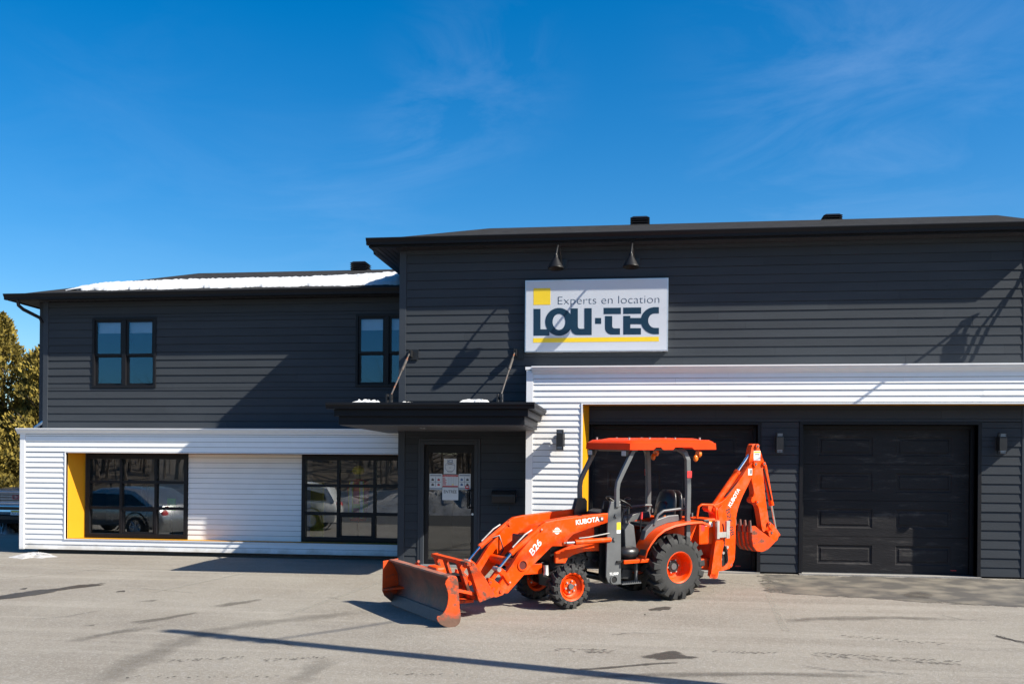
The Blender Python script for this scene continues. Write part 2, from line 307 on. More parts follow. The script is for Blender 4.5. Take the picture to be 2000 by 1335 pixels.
def text(name, body, mat, parent, org, right, up, height, width=None, thick=.003, offset=0, shear=0, font_h=.69, align='LEFT', space=1):
    cu = bpy.data.curves.new('t', 'FONT'); cu.body = body; cu.size = 1; cu.offset = offset; cu.shear = shear; cu.space_character = space; cu.extrude = .5
    to = bpy.data.objects.new('t', cu); col.objects.link(to); dg = bpy.context.evaluated_depsgraph_get(); dg.update()
    me = bpy.data.meshes.new_from_object(to.evaluated_get(dg)); bpy.data.objects.remove(to); bpy.data.curves.remove(cu)
    right = np.array(right, float); up = np.array(up, float); nn = np.cross(right, up); org = np.array(org, float)
    xs = [v.co.x for v in me.vertices]; x0, x1 = min(xs), max(xs); sc = height/font_h; sx = width/(x1-x0) if width else sc
    for v in me.vertices: v.co = Vector(org+right*(v.co.x-x0)*sx+up*v.co.y*sc+nn*(v.co.z+.5)*thick)
    me.materials.clear(); me.materials.append(mat); me.name = name
    o = bpy.data.objects.new(name, me); col.objects.link(o); o.parent = parent; return o
def lerp(a, b, t): return a+(b-a)*t
# ================================================================== SETTING
def ground_sheet():
    xs = [-900, -300, -120, -60]+list(np.linspace(-40, 40, 41))+[60, 120, 300, 900]
    ys = [-900, -300, -120, -60, -40, -32, -26, -22, -18, -15, -12, -10, -8]+list(np.linspace(-7, .5, 31))+[2, 5, 10, 15, 20, 30, 60, 120, 300, 900]
    v = [(x, y, gz(y)) for y in ys for x in xs]; n = len(xs)
    f = [(j*n+i, j*n+i+1, (j+1)*n+i+1, (j+1)*n+i) for j in range(len(ys)-1) for i in range(n-1)]
    o = MB().add(v, f).build('ground', m_asph, smooth=60, fix=False); return tag(o, kind='structure')
ground = ground_sheet()
def decal(name, pts, mat, lift, parent, rings=5, jag=.0, n=None):
    """irregular thin sheet on the lot, with an outline fade attribute"""
    c = np.mean(pts, 0); P_ = []
    m_ = len(pts)
    dense = []
    for i in range(m_):
        a, b_ = np.array(pts[i]), np.array(pts[(i+1) % m_]); k = max(2, int(np.linalg.norm(b_-a)/.12))
        for j in range(k): dense.append(a+(b_-a)*j/k)
    dense = [p+(rng.normal(0, jag, 2) if jag else 0) for p in dense]
    v, e, f = [], [], []; nd = len(dense)
    for r in range(rings):
        t = 1-r/rings
        for p in dense: q = c+(p-c)*t; v.append((q[0], q[1], gz(q[1])+lift)); e.append(r/(rings-1))
    v.append((c[0], c[1], gz(c[1])+lift)); e.append(1.)
    for r in range(rings-1):
        for i in range(nd): f.append((r*nd+i, r*nd+(i+1) % nd, (r+1)*nd+(i+1) % nd, (r+1)*nd+i))
    for i in range(nd): f.append(((rings-1)*nd+i, (rings-1)*nd+(i+1) % nd, len(v)-1))
    o = MB().add(v, f).build(name, mat, parent, fix=False)
    at = o.data.color_attributes.new('e', 'FLOAT_COLOR', 'POINT')
    for i, x in enumerate(e): x = min(1, x*2.2); at.data[i].color = (x, x, x, 1)
    return o
def pxpoly(pp): return [G(a, b)[:2] for a, b in pp]
decal('asphalt_patch', [(1.79, -.03), (2.0, -.02), (8.5, -.02), (8.5, -2.3), G(2000, 1186)[:2], G(1800, 1176)[:2], G(1650, 1166)[:2], G(1480, 1157)[:2]], m_patch, .004, ground, rings=24, jag=.012)
decal('wet_stain', pxpoly([(-60, 1172), (-20, 1166), (60, 1152), (130, 1147), (150, 1141), (215, 1137), (214, 1141), (150, 1148), (60, 1164), (10, 1170), (-40, 1176)]), m_wet, .006, ground, jag=.015)
for q in ([(1246, 1282), (1262, 1277), (1290, 1272), (1310, 1268), (1330, 1271), (1345, 1280), (1374, 1283), (1360, 1287), (1300, 1289), (1265, 1288)],
          [(1262, 1190), (1275, 1186), (1300, 1183), (1318, 1185), (1310, 1190), (1290, 1192), (1270, 1194)], [(1255, 1200), (1262, 1198), (1261, 1201)],
          [(400, 1185), (440, 1177), (500, 1171), (517, 1168), (515, 1172), (470, 1180), (430, 1186)], [(240, 1216), (300, 1207), (395, 1193), (400, 1195), (330, 1209), (270, 1220)],
          [(1750, 1160), (1790, 1154), (1830, 1160), (1820, 1170), (1770, 1168)],
          [(228, 1154), (245, 1152), (246, 1155), (230, 1156)], [(38, 1149), (55, 1147), (54, 1150), (40, 1151)], [(1934, 1238), (1960, 1243), (2010, 1255), (2008, 1257), (1955, 1247)],
          [(255, 1175), (310, 1170), (300, 1174)], [(160, 1222), (190, 1219), (185, 1223)]):
    decal('stain', pxpoly(q), m_faint if q[0][0] in (400, 240, 255, 160, 1750) else m_stain, .0055, ground, rings=4, jag=.02)
def streak(pp, wd, mat, lift):
    c = [G(*p)[:2] for p in pp]; d = []
    for i in range(len(c)-1):
        for k in range(8): d.append(c[i]+(c[i+1]-c[i])*k/8)
    d.append(c[-1]); b = MB(); e = []
    for i, q in enumerate(d):
        a = d[min(i+1, len(d)-1)]-d[max(i-1, 0)]; a = a/np.linalg.norm(a); n_ = np.array([-a[1], a[0]])
        for k in range(5): x = q+n_*wd*(k/4-.5)*(1+.25*math.sin(i*.7)); b.v.append((x[0], x[1], gz(x[1])+lift)); e.append((0, .7, 1, .7, 0)[k]*min(1, i/6, (len(d)-1-i)/6+.05))
    b.f = [(5*i+k, 5*i+k+1, 5*i+6+k, 5*i+5+k) for i in range(len(d)-1) for k in range(4)]
    o = b.build('streak', mat, ground, fix=False); at = o.data.color_attributes.new('e', 'FLOAT_COLOR', 'POINT')
    for i, x in enumerate(e): at.data[i].color = (x, x, x, 1)
streak([(170, 1350), (250, 1300), (320, 1268), (370, 1246), (430, 1229), (520, 1215), (620, 1205), (720, 1193)], .45, m_soft, .007)  # painted soft shadow of overhead wires along a tar seam
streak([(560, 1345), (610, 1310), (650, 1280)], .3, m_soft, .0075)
streak([(1090, 1308), (1160, 1306), (1230, 1300), (1290, 1295), (1345, 1294)], .10, m_stain, .008)
streak([(1500, 1215), (1600, 1208), (1750, 1206), (1900, 1212)], .35, m_faint, .0085)
def crack(pp, wd):
    c = [G(*p)[:2] for p in pp]; d = []
    for i in range(len(c)-1):
        for k in range(10): d.append(c[i]+(c[i+1]-c[i])*k/10+rng.normal(0, .012, 2))
    b = MB()
    for i, q in enumerate(d):
        a = d[min(i+1, len(d)-1)]-d[max(i-1, 0)]; a = a/np.linalg.norm(a); n_ = np.array([-a[1], a[0]])*wd*rng.uniform(.3, 1)*min(1, i/4+.1, (len(d)-1-i)/4+.1)
        for sg in (-1, 1): x = q+n_*sg; b.v.append((x[0], x[1], gz(x[1])+.0105))
    b.f = [(2*i, 2*i+1, 2*i+3, 2*i+2) for i in range(len(d)-1)]; b.build('crack', m_crk, ground, fix=False)
m_crk = M('crack_filler', (.035, .032, .03), .9)
for pp in ([(1932, 1238), (1960, 1244), (1985, 1252), (2020, 1262)], [(1830, 1200), (1880, 1210), (1935, 1213)], [(60, 1210), (130, 1204), (210, 1190)], [(1185, 1240), (1240, 1236), (1300, 1238)], [(1560, 1300), (1640, 1310), (1720, 1312), (1800, 1322)], [(470, 1245), (540, 1252), (600, 1268)]): crack(pp, .010)
streak([(100, 1260), (220, 1236), (330, 1219)], .3, m_faint, .009)
streak([(1000, 1330), (1250, 1318), (1500, 1316), (1800, 1322)], .25, m_faint, .0095)
def treads(p0, p1, n, w_, parent):                 # dirty tyre prints: rows of short dashes
    b = MB(); a, c = G(*p0)[:2], G(*p1)[:2]; d = (c-a)/np.linalg.norm(c-a); s_ = np.array([-d[1], d[0]])
    for i in range(n):
        if rng.random() < .15: continue
        q = a+(c-a)*(i/n)+s_*((i % 2)-.5)*w_*.6+rng.normal(0, .012, 2); l_ = w_*.5*rng.uniform(.6, 1.2)
        dd = d*.55*(1 if i % 2 else -1)+s_*.8; dd /= np.linalg.norm(dd); ss = np.array([-dd[1], dd[0]])*.018*rng.uniform(.5, 1.3)
        v = [q-dd*l_/2-ss, q+dd*l_/2-ss*.6, q+dd*l_/2+ss*.6, q-dd*l_/2+ss]
        b.add([(x[0], x[1], gz(x[1])+.0065) for x in v], [(0, 1, 2, 3)])
    o = b.build('tyre_print', m_tread, parent, fix=False)
m_tread = fade_mat('dirt_print', (.07, .062, .052), .85, .36, .62, 14, .85, edge=False)
treads((1590, 1277), (1880, 1295), 44, .26, ground); treads((1085, 1268), (1200, 1272), 26, .22, ground); treads((1395, 1272), (1520, 1276), 22, .12, ground)
treads((330, 1291), (480, 1283), 26, .1, ground); treads((500, 1290), (640, 1283), 26, .1, ground); treads((1640, 1241), (1850, 1258), 24, .16, ground); treads((250, 1322), (560, 1321), 16, .08, ground); treads((760, 1316), (900, 1318), 16, .08, ground)
for a, c in (((0, 1103), (1000, 1127)), ((200, 1109.5), (-80, 1140)), ((476, 1119), (300, 1156)), ((740, 1137), (560, 1200)), ((1415, 1134), (1474, 1144)), ((1500, 1160), (1535, 1232)), ((640, 1165), (720, 1178)), ((270, 1147), (380, 1157))):
    A, C_ = G(*a), G(*c); d = (C_-A)[:2]; d /= np.linalg.norm(d); s_ = np.array([-d[1], d[0]])*.045
    b = MB(); k = 24
    for i in range(k+1): 
        q = A[:2]+(C_-A)[:2]*i/k
        for sg in (-1, 1): x = q+s_*sg; b.v.append((x[0], x[1], gz(x[1])+.003))
    b.f = [(2*i, 2*i+1, 2*i+3, 2*i+2) for i in range(k)]
    b.build('stall_line', m_line, ground, fix=False)

b = MB().add([(-300, -29.3, -.213), (300, -29.3, -.213), (300, -17.8, -.213), (-300, -17.8, -.213)], [(0, 1, 2, 3)])
tag(b.build('bounce_cut_road', M('bounce_cut_asphalt', (.055, .054, .052), .9, var=.2, vs=1.5, bump=.3, bs=60), fix=False), kind='structure')  # unseen dark road, added to cut light bounced onto the facade
# ================================================================== BUILDING
YB, YW = 1.37, .95
def U(px, py, Y): return float(P(px, py, Y)[0])
def Z(px, py, Y): return float(P(px, py, Y)[2])
UA0, UA1 = -4.46, 6.10
bld = empty('commercial_building', label='two-storey building clad in charcoal and white siding with yellow window reveals', cat='building')
def wall_grid(name, mat, parent, u0, u1, z0, z1, y0, y1, holes):
    us = sorted({u0, u1, *[h[0] for h in holes], *[h[1] for h in holes]}); zs = sorted({z0, z1, *[h[2] for h in holes], *[h[3] for h in holes]})
    us = [x for x in us if u0 <= x <= u1]; zs = [x for x in zs if z0 <= x <= z1]; b = MB()
    for i in range(len(us)-1):
        for j in range(len(zs)-1):
            cu, cz = (us[i]+us[i+1])/2, (zs[j]+zs[j+1])/2
            if any(h[0] < cu < h[1] and h[2] < cz < h[3] for h in holes): continue
            b.box(us[i], us[i+1], y0, y1, zs[j], zs[j+1])
    return b.build(name, mat, parent, fix=False)
def clad(parent, mat, Y, u0, u1, z0, z1, ex, holes, name='siding_board', length=3.66, tb=.017, tt=.005, seed=0):
    rr = random.Random(seed); z = z0; row = 0
    while z < z1-.005:
        zt = min(z+ex, z1); joints = []; x = u0-rr.uniform(0, length)
        while x < u1: joints.append(x); x += length
        bands = sorted({z, zt, *[h[k] for h in holes for k in (2, 3) if z+.004 < h[k] < zt-.004]})
        for bi in range(len(bands)-1):
            b0, b1 = bands[bi], bands[bi+1]; zc = (b0+b1)/2
            iv = [(u0, u1)]
            for h in holes:
                if h[2] < zc < h[3]:
                    nv = []
                    for a, c in iv:
                        if h[1] <= a or h[0] >= c: nv.append((a, c)); continue
                        if h[0] > a: nv.append((a, h[0]))
                        if h[1] < c: nv.append((h[1], c))
                    iv = nv
            for a, c in iv:
                cuts = [a]+[j for j in joints if a+.25 < j < c-.25]+[c]
                for k in range(len(cuts)-1):
                    g = .0007; gp = .006 if ex < .12 else .005; p, q = cuts[k]+g, cuts[k+1]-g; tw = rr.uniform(-.0018, .0018)
                    t0 = lerp(tb, tt, (b0-z)/ex)+tw; t1 = lerp(tb, tt, (b1-z)/ex)+tw*.3
                    MB().hexa([(p, Y-t0, b0), (q, Y-t0, b0), (q, Y, b0), (p, Y, b0), (p, Y-t1, b1-gp), (q, Y-t1, b1-gp), (q, Y, b1-gp), (p, Y, b1-gp)]).build(name, mat, parent, fix=False)
        z = zt; row += 1
# ---- right wing
g1 = (-1.066, 1.779, 0, 2.515); g2 = (2.521, 5.318, 0, 2.52); dr = (-4.06, -3.03, 0, 2.215)
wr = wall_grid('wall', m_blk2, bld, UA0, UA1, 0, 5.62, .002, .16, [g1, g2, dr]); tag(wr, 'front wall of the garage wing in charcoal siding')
clad(wr, m_dark, 0, UA0+.115, UA1-.1, .03, 5.595, .1525, [tuple(np.add(g1, (-.06, .06, 0, .05))), tuple(np.add(g2, (-.06, .06, 0, .05))), tuple(np.add(dr, (-.05, .05, 0, .05))), (-2.13, -1.075, 0, 3.42), (-1.09, 6.2, 2.86, 3.42)], seed=1)
box('corner_trim', m_trim, wr, UA0-.012, UA0+.112, -.022, .16, .02, 5.6, bevel=.004)
box('corner_trim', m_trim, wr, UA1-.1, UA1+.012, -.022, .16, .02, 5.6, bevel=.004)
box('frieze_board', m_trim, wr, UA0+.113, UA1-.101, -.026, 0, 5.55, 5.6)
b = MB(); b.box(UA0, UA0+.15, .161, 4.2, 0, 5.62); b.box(UA1-.15, UA1, .161, 4.2, 0, 5.62); b.box(UA0+.15, UA1-.15, 4.05, 4.2, 0, 5.62); b.box(UA0+.15, UA1-.15, .161, 4.05, 5.5, 5.6); b.box(UA0+.15, UA1-.15, .161, 4.05, .005, .02); b.box(-2.4, -2.3, .161, 4.05, .02, 5.5)
b.build('rear_wall', m_trim, bld, fix=False)
# ---- left wing
W1 = (U(170, 970, YB), U(367, 970, YB), .318, 1.975); W2 = (U(590, 970, YB), -4.62, .318, 1.98); U1 = (U(181, 690, YB), U(305.5, 690, YB), Z(240, 757, YB), Z(240, 620, YB)); U2 = (U(695, 690, YB), -4.58, U1[2], U1[3])
UL0 = U(86, 720, YB)
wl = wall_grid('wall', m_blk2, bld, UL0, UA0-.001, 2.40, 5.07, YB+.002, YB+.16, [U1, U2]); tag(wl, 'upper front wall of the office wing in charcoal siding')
clad(wl, m_dark, YB, UL0+.10, UA0-.014, 2.49, 5.04, .1525, [U1, U2], seed=2)
box('corner_trim', m_trim, wl, UL0-.012, UL0+.098, YB-.022, YB+.16, 2.49, 5.05, bevel=.004)
# white bay
BU0, BU1 = U(40, 950, YW), UA0-.014
rec = (U(128.5, 960, YW), 99, .300, 1.998)
RB = U(166.5, 960, YB)
wb = wall_grid('white_bay', m_gap, bld, BU0, BU1, .082, 2.41, YW+.002, YW+.06, [rec]); tag(wb, 'white vinyl-sided bay along the ground floor')
clad(wb, m_white, YW, BU0+.105, BU1, .085, 2.36, .1016, [(rec[0]-.02, rec[1], rec[2]-.012, rec[3]+.01)], name='vinyl_plank', tb=.016, tt=.003, seed=3)
box('corner_post', m_wtrim, wb, BU0-.006, BU0+.103, YW-.024, YW+.06, .075, 2.4, bevel=.004)
box('opening_trim', m_wtrim, wb, rec[0]-.022, rec[0], YW-.022, YW+.0615, rec[2]-.02, rec[3]+.01)
box('opening_trim', m_wtrim, wb, rec[0]+.001, BU1, YW-.022, YW+.0615, rec[2]-.02, rec[2]-.004)
box('opening_trim', m_wtrim, wb, rec[0]+.001, BU1, YW-.02, YW+.0615, rec[3]-.003, rec[3]+.009)
MB().prism([(YW+.02, 2.36), (YW-.035, 2.36), (YW-.04, 2.385), (YW-.06, 2.40), (YW-.085, 2.435), (YW-.085, 2.455), (YW-.1, 2.456), (YW-.1, 2.472), (YW+.02, 2.472)], BU0-.06, BU1, 'x').build('cornice', m_wtrim, wb)
MB().hexa([(BU0-.06, YW+.021, 2.44), (BU1, YW+.021, 2.44), (BU1, YB-.02, 2.44), (BU0-.06, YB-.02, 2.44), (BU0-.06, YW+.021, 2.473), (BU1, YW+.021, 2.473), (BU1, YB-.02, 2.488), (BU0-.06, YB-.02, 2.488)]).build('cap_flashing', m_alu, wb)
box('return_wall', m_wtrim, wb, BU0, BU0+.05, YW+.061, YB+.16, .082, 2.39)
b = MB(); b.hexa([(rec[0]-.012, YW+.062, rec[2]), (rec[0]-.002, YW+.062, rec[2]), (RB, YB, rec[2]), (rec[0]-.012, YB, rec[2]), (rec[0]-.012, YW+.062, rec[3]), (rec[0]-.002, YW+.062, rec[3]), (RB, YB, rec[3]), (rec[0]-.012, YB, rec[3])])
b.build('reveal_panel', m_yel, wb, fix=True)
box('reveal_panel', m_yel, wb, rec[0]-.012, BU1, YW+.0625, YB, rec[2]-.016, rec[2]-.003)
box('reveal_panel', m_yel, wb, rec[0]-.012, BU1, YW+.0625, YB, rec[3]-.002, rec[3]+.012)
wb2 = wall_grid('recessed_wall', m_gap, bld, BU0+.051, BU1, .05, 2.43, YB+.002, YB+.16, [W1, W2]); tag(wb2, 'white siding between the two large windows')
clad(wb2, m_white, YB, W1[1]+.01, W2[0]-.01, .298, 1.992, .1016, [], name='vinyl_plank', tb=.014, tt=.003, seed=4)
box('foundation', m_found, bld, BU0+.25, BU1, YW+.22, YW+.5, -.15, .081)
b = MB(); b.box(BU0, BU0+.12, YB+.161, 3.9, .08, 5.05); b.box(BU0, BU0+.12, 5.8, 6.0, .08, 5.05); b.box(BU0, BU0+.12, 3.9, 5.8, .08, .45); b.box(BU0, BU0+.12, 3.9, 5.8, 2.05, 5.05); b.box(BU0+.12, UA0, 5.9, 6.0, .08, 5.05)
b.build('rear_wall', m_trim, bld, fix=False)
b = MB(); b.box(BU0+.121, UA0-.01, YB+.17, 5.89, 2.4, 2.5); b.box(BU0+.121, UA0-.01, 5.85, 5.895, .1, 2.39); b.box(-8.2, -8.1, YB+.17, 5.84, .1, 2.39); 
b.build('interior_wall', m_int, bld, fix=False)
b = MB(); b.box(-8.2, -8.1, YB+.17, 5.84, 2.51, 5.04); b.box(BU0+.121, UA0-.01, 5.0, 5.1, 2.51, 5.04); b.box(BU0+.121, UA0-.01, YB+.17, 5.0, 5.0, 5.04); b.box(BU0+.121, UA0-.01, YB+.17, 5.0, 2.501, 2.51); b.build('upstairs_room', M('room_shade', (.035, .036, .04), .9), bld, fix=False)  # near-black walls: shade of an unlit room put into the colour
box('interior_floor', m_intd, bld, BU0+.121, UA0-.01, YB+.17, 5.84, .06, .095)
b = MB(); b.box(BU0+.02, BU0+.06, 3.9, 5.8, .45, .52); b.box(BU0+.02, BU0+.06, 3.9, 5.8, 1.98, 2.05)
for yy in (3.9, 4.8, 5.73): b.box(BU0+.02, BU0+.06, yy, yy+.07, .52, 1.98)
b.box(BU0+.021, BU0+.059, 3.97, 5.73, 1.2, 1.25)
sw = b.build('window', m_black, bld, fix=False); box('pane', m_glass, sw, BU0+.036, BU0+.042, 3.95, 5.75, .5, 2.0)
# ---- surround of the garage doors
SY = -.375; SU0, SU1 = U(1028, 850, SY), 6.62; RV = U(1137, 900, SY); LZ0, LZ1 = 2.85, 3.415
sr = wall_grid('garage_surround', m_gap, bld, SU0, SU1, .01, LZ1, SY+.002, -.003, [(RV, 99, -1, LZ0)]); tag(sr, 'white vinyl-sided surround framing the garage doors')
clad(sr, m_white, SY, SU0+.115, SU1, .03, LZ1-.04, .1016, [(RV-.022, 99, -1, LZ0)], name='vinyl_plank', tb=.016, tt=.003, seed=5)
box('return_panel', m_wtrim, sr, SU0-.005, SU0-.001, SY+.002, -.02, .01, LZ1)
box('corner_post', m_wtrim, sr, SU0-.006, SU0+.113, SY-.022, SY+.001, .01, LZ1, bevel=.004)
box('opening_trim', m_wtrim, sr, RV-.024, RV+.002, SY-.024, SY+.03, .01, LZ0-.001)
box('opening_trim', m_wtrim, sr, RV-.024, SU1, SY-.022, SY+.03, LZ0-.012, LZ0+.006)
MB().prism([(SY+.03, LZ1-.05), (SY-.03, LZ1-.05), (SY-.035, LZ1-.03), (SY-.055, LZ1-.015), (SY-.08, LZ1+.02), (SY-.085, LZ1+.045), (SY-.105, LZ1+.047), (SY-.105, LZ1+.068), (SY+.03, LZ1+.068)], SU0+.09, SU1+.08, 'x').build('cornice', m_wtrim, sr)
MB().hexa([(SU0-.03, SY+.031, LZ1+.02), (SU1+.08, SY+.031, LZ1+.02), (SU1+.08, -.02, LZ1+.02), (SU0-.03, -.02, LZ1+.02), (SU0-.03, SY+.031, LZ1+.07), (SU1+.08, SY+.031, LZ1+.07), (SU1+.08, -.02, LZ1+.10), (SU0-.03, -.02, LZ1+.10)]).build('cap_flashing', m_wtrim, sr)
b = MB(); b.hexa([(RV, SY+.031, .012), (RV+.008, SY+.031, .012), (-1.078, -.021, .012), (RV, -.004, .012), (RV, SY+.031, LZ0-.012), (RV+.008, SY+.031, LZ0-.012), (-1.078, -.021, LZ0-.012), (RV, -.004, LZ0-.012)]); b.build('reveal_panel', m_yel, sr)
box('reveal_panel', m_yel, sr, RV, SU1, SY+.031, -.024, LZ0-.011, LZ0-.001)
# ---- windows
def grid_window(h, us, zs, parent, sash=None):
    u0, u1, z0, z1 = h; fw = .075; y0, y1 = YB-.035, YB+.09
    b = MB(); b.box(u0, u0+fw, y0, y1, z0, z1); b.box(u1-fw, u1, y0, y1, z0, z1); b.box(u0+fw, u1-fw, y0, y1, z0, z0+fw); b.box(u0+fw, u1-fw, y0, y1, z1-fw*1.25, z1)
    wn = b.build('window', m_black, parent, bevel=.004, fix=False)
    cu = [u0+fw]+us+[u1-fw]; cz = [z0+fw]+zs+[z1-fw*1.25]; mw = .052
    for u in us: box('mullion', m_black, wn, u-mw/2, u+mw/2, YB-.028, YB+.08, z0+fw, z1-fw*1.25, bevel=.004)
    for i in range(len(cu)-1):
        a = cu[i]+(mw/2 if i else 0); c = cu[i+1]-(mw/2 if i < len(cu)-2 else 0)
        for z in zs: box('muntin', m_black, wn, a, c, YB-.022, YB+.07, z-.03, z+.03, bevel=.004)
        for j in range(len(cz)-1):
            e = cz[j]+(.03 if j else 0); f_ = cz[j+1]-(.03 if j < len(cz)-2 else 0)
            ty = rng.normal(0, .0012); tz = rng.normal(0, .0012)
            if sash == (i, j):
                q = MB(); s_ = .035; q.box(a+.003, a+s_, YB-.012, YB+.05, e, f_); q.box(c-s_, c-.003, YB-.012, YB+.05, e, f_); q.box(a+s_, c-s_, YB-.012, YB+.05, e, e+s_); q.box(a+s_, c-s_, YB-.012, YB+.05, f_-s_, f_); q.build('sash', m_black, wn, fix=False)
            MB().hexa([(a-.004, YB+.02, e-.004), (c+.004, YB+.02+ty, e-.004), (c+.004, YB+.026+ty, e-.004), (a-.004, YB+.026, e-.004), (a-.004, YB+.02+tz, f_+.004), (c+.004, YB+.02+ty+tz, f_+.004), (c+.004, YB+.026+ty+tz, f_+.004), (a-.004, YB+.026+tz, f_+.004)]).build('pane', m_glass, wn)
    return wn
tag(grid_window(W1, [U(237, 950, YB), U(305, 950, YB)], [.904, 1.422], bld, (1, 0)), 'nine-pane black window beside the lit yellow reveal')
tag(grid_window(W2, [U(661, 950, YB), U(732, 950, YB)], [.85, 1.392], bld, (1, 0)), 'nine-pane black window next to the entrance')
m_blind = M('roller_blind', (.55, .57, .6), .7)
def hung_window(h, parent):
    u0, u1, z0, z1 = h; b = MB(); fw = .05; y0, y1 = YB-.03, YB+.09
    b.box(u0, u0+fw, y0, y1, z0, z1); b.box(u1-fw, u1, y0, y1, z0, z1); b.box(u0+fw, u1-fw, y0, y1, z0, z0+fw); b.box(u0+fw, u1-fw, y0, y1, z1-fw, z1); um = (u0+u1)/2; b.box(um-.04, um+.04, y0+.004, y1, z0+fw, z1-fw)
    wn = b.build('window', m_black, parent, bevel=.004, fix=False)
    zm = lerp(z0, z1, .47)
    for a, c in ((u0+fw, um-.04), (um+.04, u1-fw)):
        for e, f_, yy in ((z0+fw, zm, YB+.035), (zm-.02, z1-fw, YB+.0)):
            s_ = .045; q = MB(); q.box(a, a+s_, yy, yy+.03, e, f_); q.box(c-s_, c, yy, yy+.03, e, f_); q.box(a+s_, c-s_, yy, yy+.03, e, e+s_); q.box(a+s_, c-s_, yy, yy+.03, f_-s_, f_)
            q.build('sash', m_black, wn, fix=False); box('pane', m_uglass, wn, a+s_-.003, c-s_+.003, yy+.012, yy+.017, e+s_-.003, f_-s_+.003)
        box('blind', m_blind, wn, a+.03, c-.03, YB+.09, YB+.1, z1-.30, z1-.05)
    return wn
tag(hung_window(U1, bld), 'paired black sash windows near the outer corner'); hu = (U2[0], U2[0]+1.383, U2[2], U2[3])
hung_window((hu[0], -4.48, hu[2], hu[3]) if False else (U2[0], U2[0]+1.24, U2[2], U2[3]), bld)
# ---- entrance door
d0, d1, z1 = dr[0], dr[1], dr[3]
b = MB(); b.box(d0, d0+.06, -.03, .12, .02, z1); b.box(d1-.06, d1, -.03, .12, .02, z1); b.box(d0+.06, d1-.06, -.03, .12, z1-.06, z1); b.box(d0-.045, d0-.001, -.024, .003, .02, z1+.045); b.box(d1+.001, d1+.045, -.024, .003, .02, z1+.045); b.box(d0, d1, -.024, .003, z1+.001, z1+.045)
b.build('door_frame', m_trim, bld, bevel=.003, fix=False)
b = MB(); e0, e1, gz0, gz1 = -3.995, -3.095, .118, 2.008; gu0, gu1 = -3.924, -3.157
b.box(e0, gu0, .03, .08, .035, z1-.065); b.box(gu1, e1, .03, .08, .035, z1-.065); b.box(gu0, gu1, .03, .08, .035, gz0); b.box(gu0, gu1, .03, .08, gz1, z1-.065)
door = b.build('door', m_black, bld, bevel=.004, fix=False)
box('pane', m_dglass, door, gu0-.004, gu1+.004, .05, .056, gz0-.004, gz1+.004)
MB().tube([(-3.13, .03, 1.36), (-3.13, -.03, 1.36), (-3.20, -.035, 1.355), (-3.205, -.035, 1.3), (-3.205, -.035, 1.08), (-3.20, -.035, 1.045), (-3.13, -.03, 1.04), (-3.13, .03, 1.04)], .014, 8).build('handle', m_black, door, smooth=50)
MB().cyl((-3.125, .03, .93), (-3.125, .018, .93), .02, n=16).build('lock', m_alu, door, smooth=40)
box('threshold', m_alu, bld, d0+.02, d1-.02, -.06, .1, .005, .033)
# ---- garage doors
def garage(h, parent):
    u0, u1, _, z1 = h; b = MB(); b.box(u0-.055, u0, -.03, .2, .01, z1); b.box(u1, u1+.055, -.03, .2, .01, z1); b.box(u0-.055, u1+.055, -.03, .2, z1, z1+.05)
    b.box(u0, u0+.05, .2, .26, .01, z1); b.box(u1-.05, u1, .2, .26, .01, z1); b.box(u0+.05, u1-.05, .2, .26, z1-.06, z1)
    b.build('door_frame', m_black, parent, bevel=.003, fix=False)
    gd = box('garage_door', m_gdoor, parent, u0, u1, .31, .34, .02, z1); Hs = (z1-.07)/4
    for k in range(4):
        za = .025+k*Hs; zb = za+Hs-.006; q = MB(); c0, c1 = u0+.052, u1-.052; W_ = c1-c0
        pw = W_*.335; xs = [c0+W_*.09, c0+W_*.09+pw, c1-W_*.10-pw, c1-W_*.10]; pz0, pz1 = za+Hs*.23, za+Hs*.76
        def fr(a, c, e, f_, y): return [(a, y, e), (c, y, e), (c, y, f_), (a, y, f_)]
        us = [c0, xs[0], xs[1], xs[2], xs[3], c1]; zs = [za, pz0, pz1, zb]; y = .275
        for i in range(5):
            for j in range(3):
                if j == 1 and i in (1, 3):
                    a, c = us[i], us[i+1]; r0 = fr(a, c, pz0, pz1, y); r1 = fr(a+.018, c-.018, pz0+.018, pz1-.018, y+.012); r2 = fr(a+.05, c-.05, pz0+.05, pz1-.05, y+.012); r3 = fr(a+.065, c-.065, pz0+.065, pz1-.065, y+.002)
                    v = r0+r1+r2+r3; q.add(v, [(4*m_+n_, 4*m_+(n_+1) % 4, 4*m_+4+(n_+1) % 4, 4*m_+4+n_) for m_ in range(3) for n_ in range(4)]+[(12, 13, 14, 15)])
                else: q.add(fr(us[i], us[i+1], zs[j], zs[j+1], y), [(0, 1, 2, 3)])
        q.add([(c0, .275, zb), (c1, .275, zb), (c1, .309, zb), (c0, .309, zb)], [(0, 1, 2, 3)]); q.add([(c0, .275, za), (c1, .275, za), (c1, .309, za), (c0, .309, za)], [(3, 2, 1, 0)])
        q.build('door_section', m_gdoor, gd, fix=False)
    box('brand_plate', m_lred, gd, u1-.33, u1-.24, .271, .2748, .085, .10)
    box('threshold', m_conc, parent, u0-.05, u1+.05, -.10, .3, -.1, .018)
    return gd
tag(garage(g1, bld), 'garage door behind the tractor'); tag(garage(g2, bld), 'garage door with dusty raised panels beside the asphalt patch')
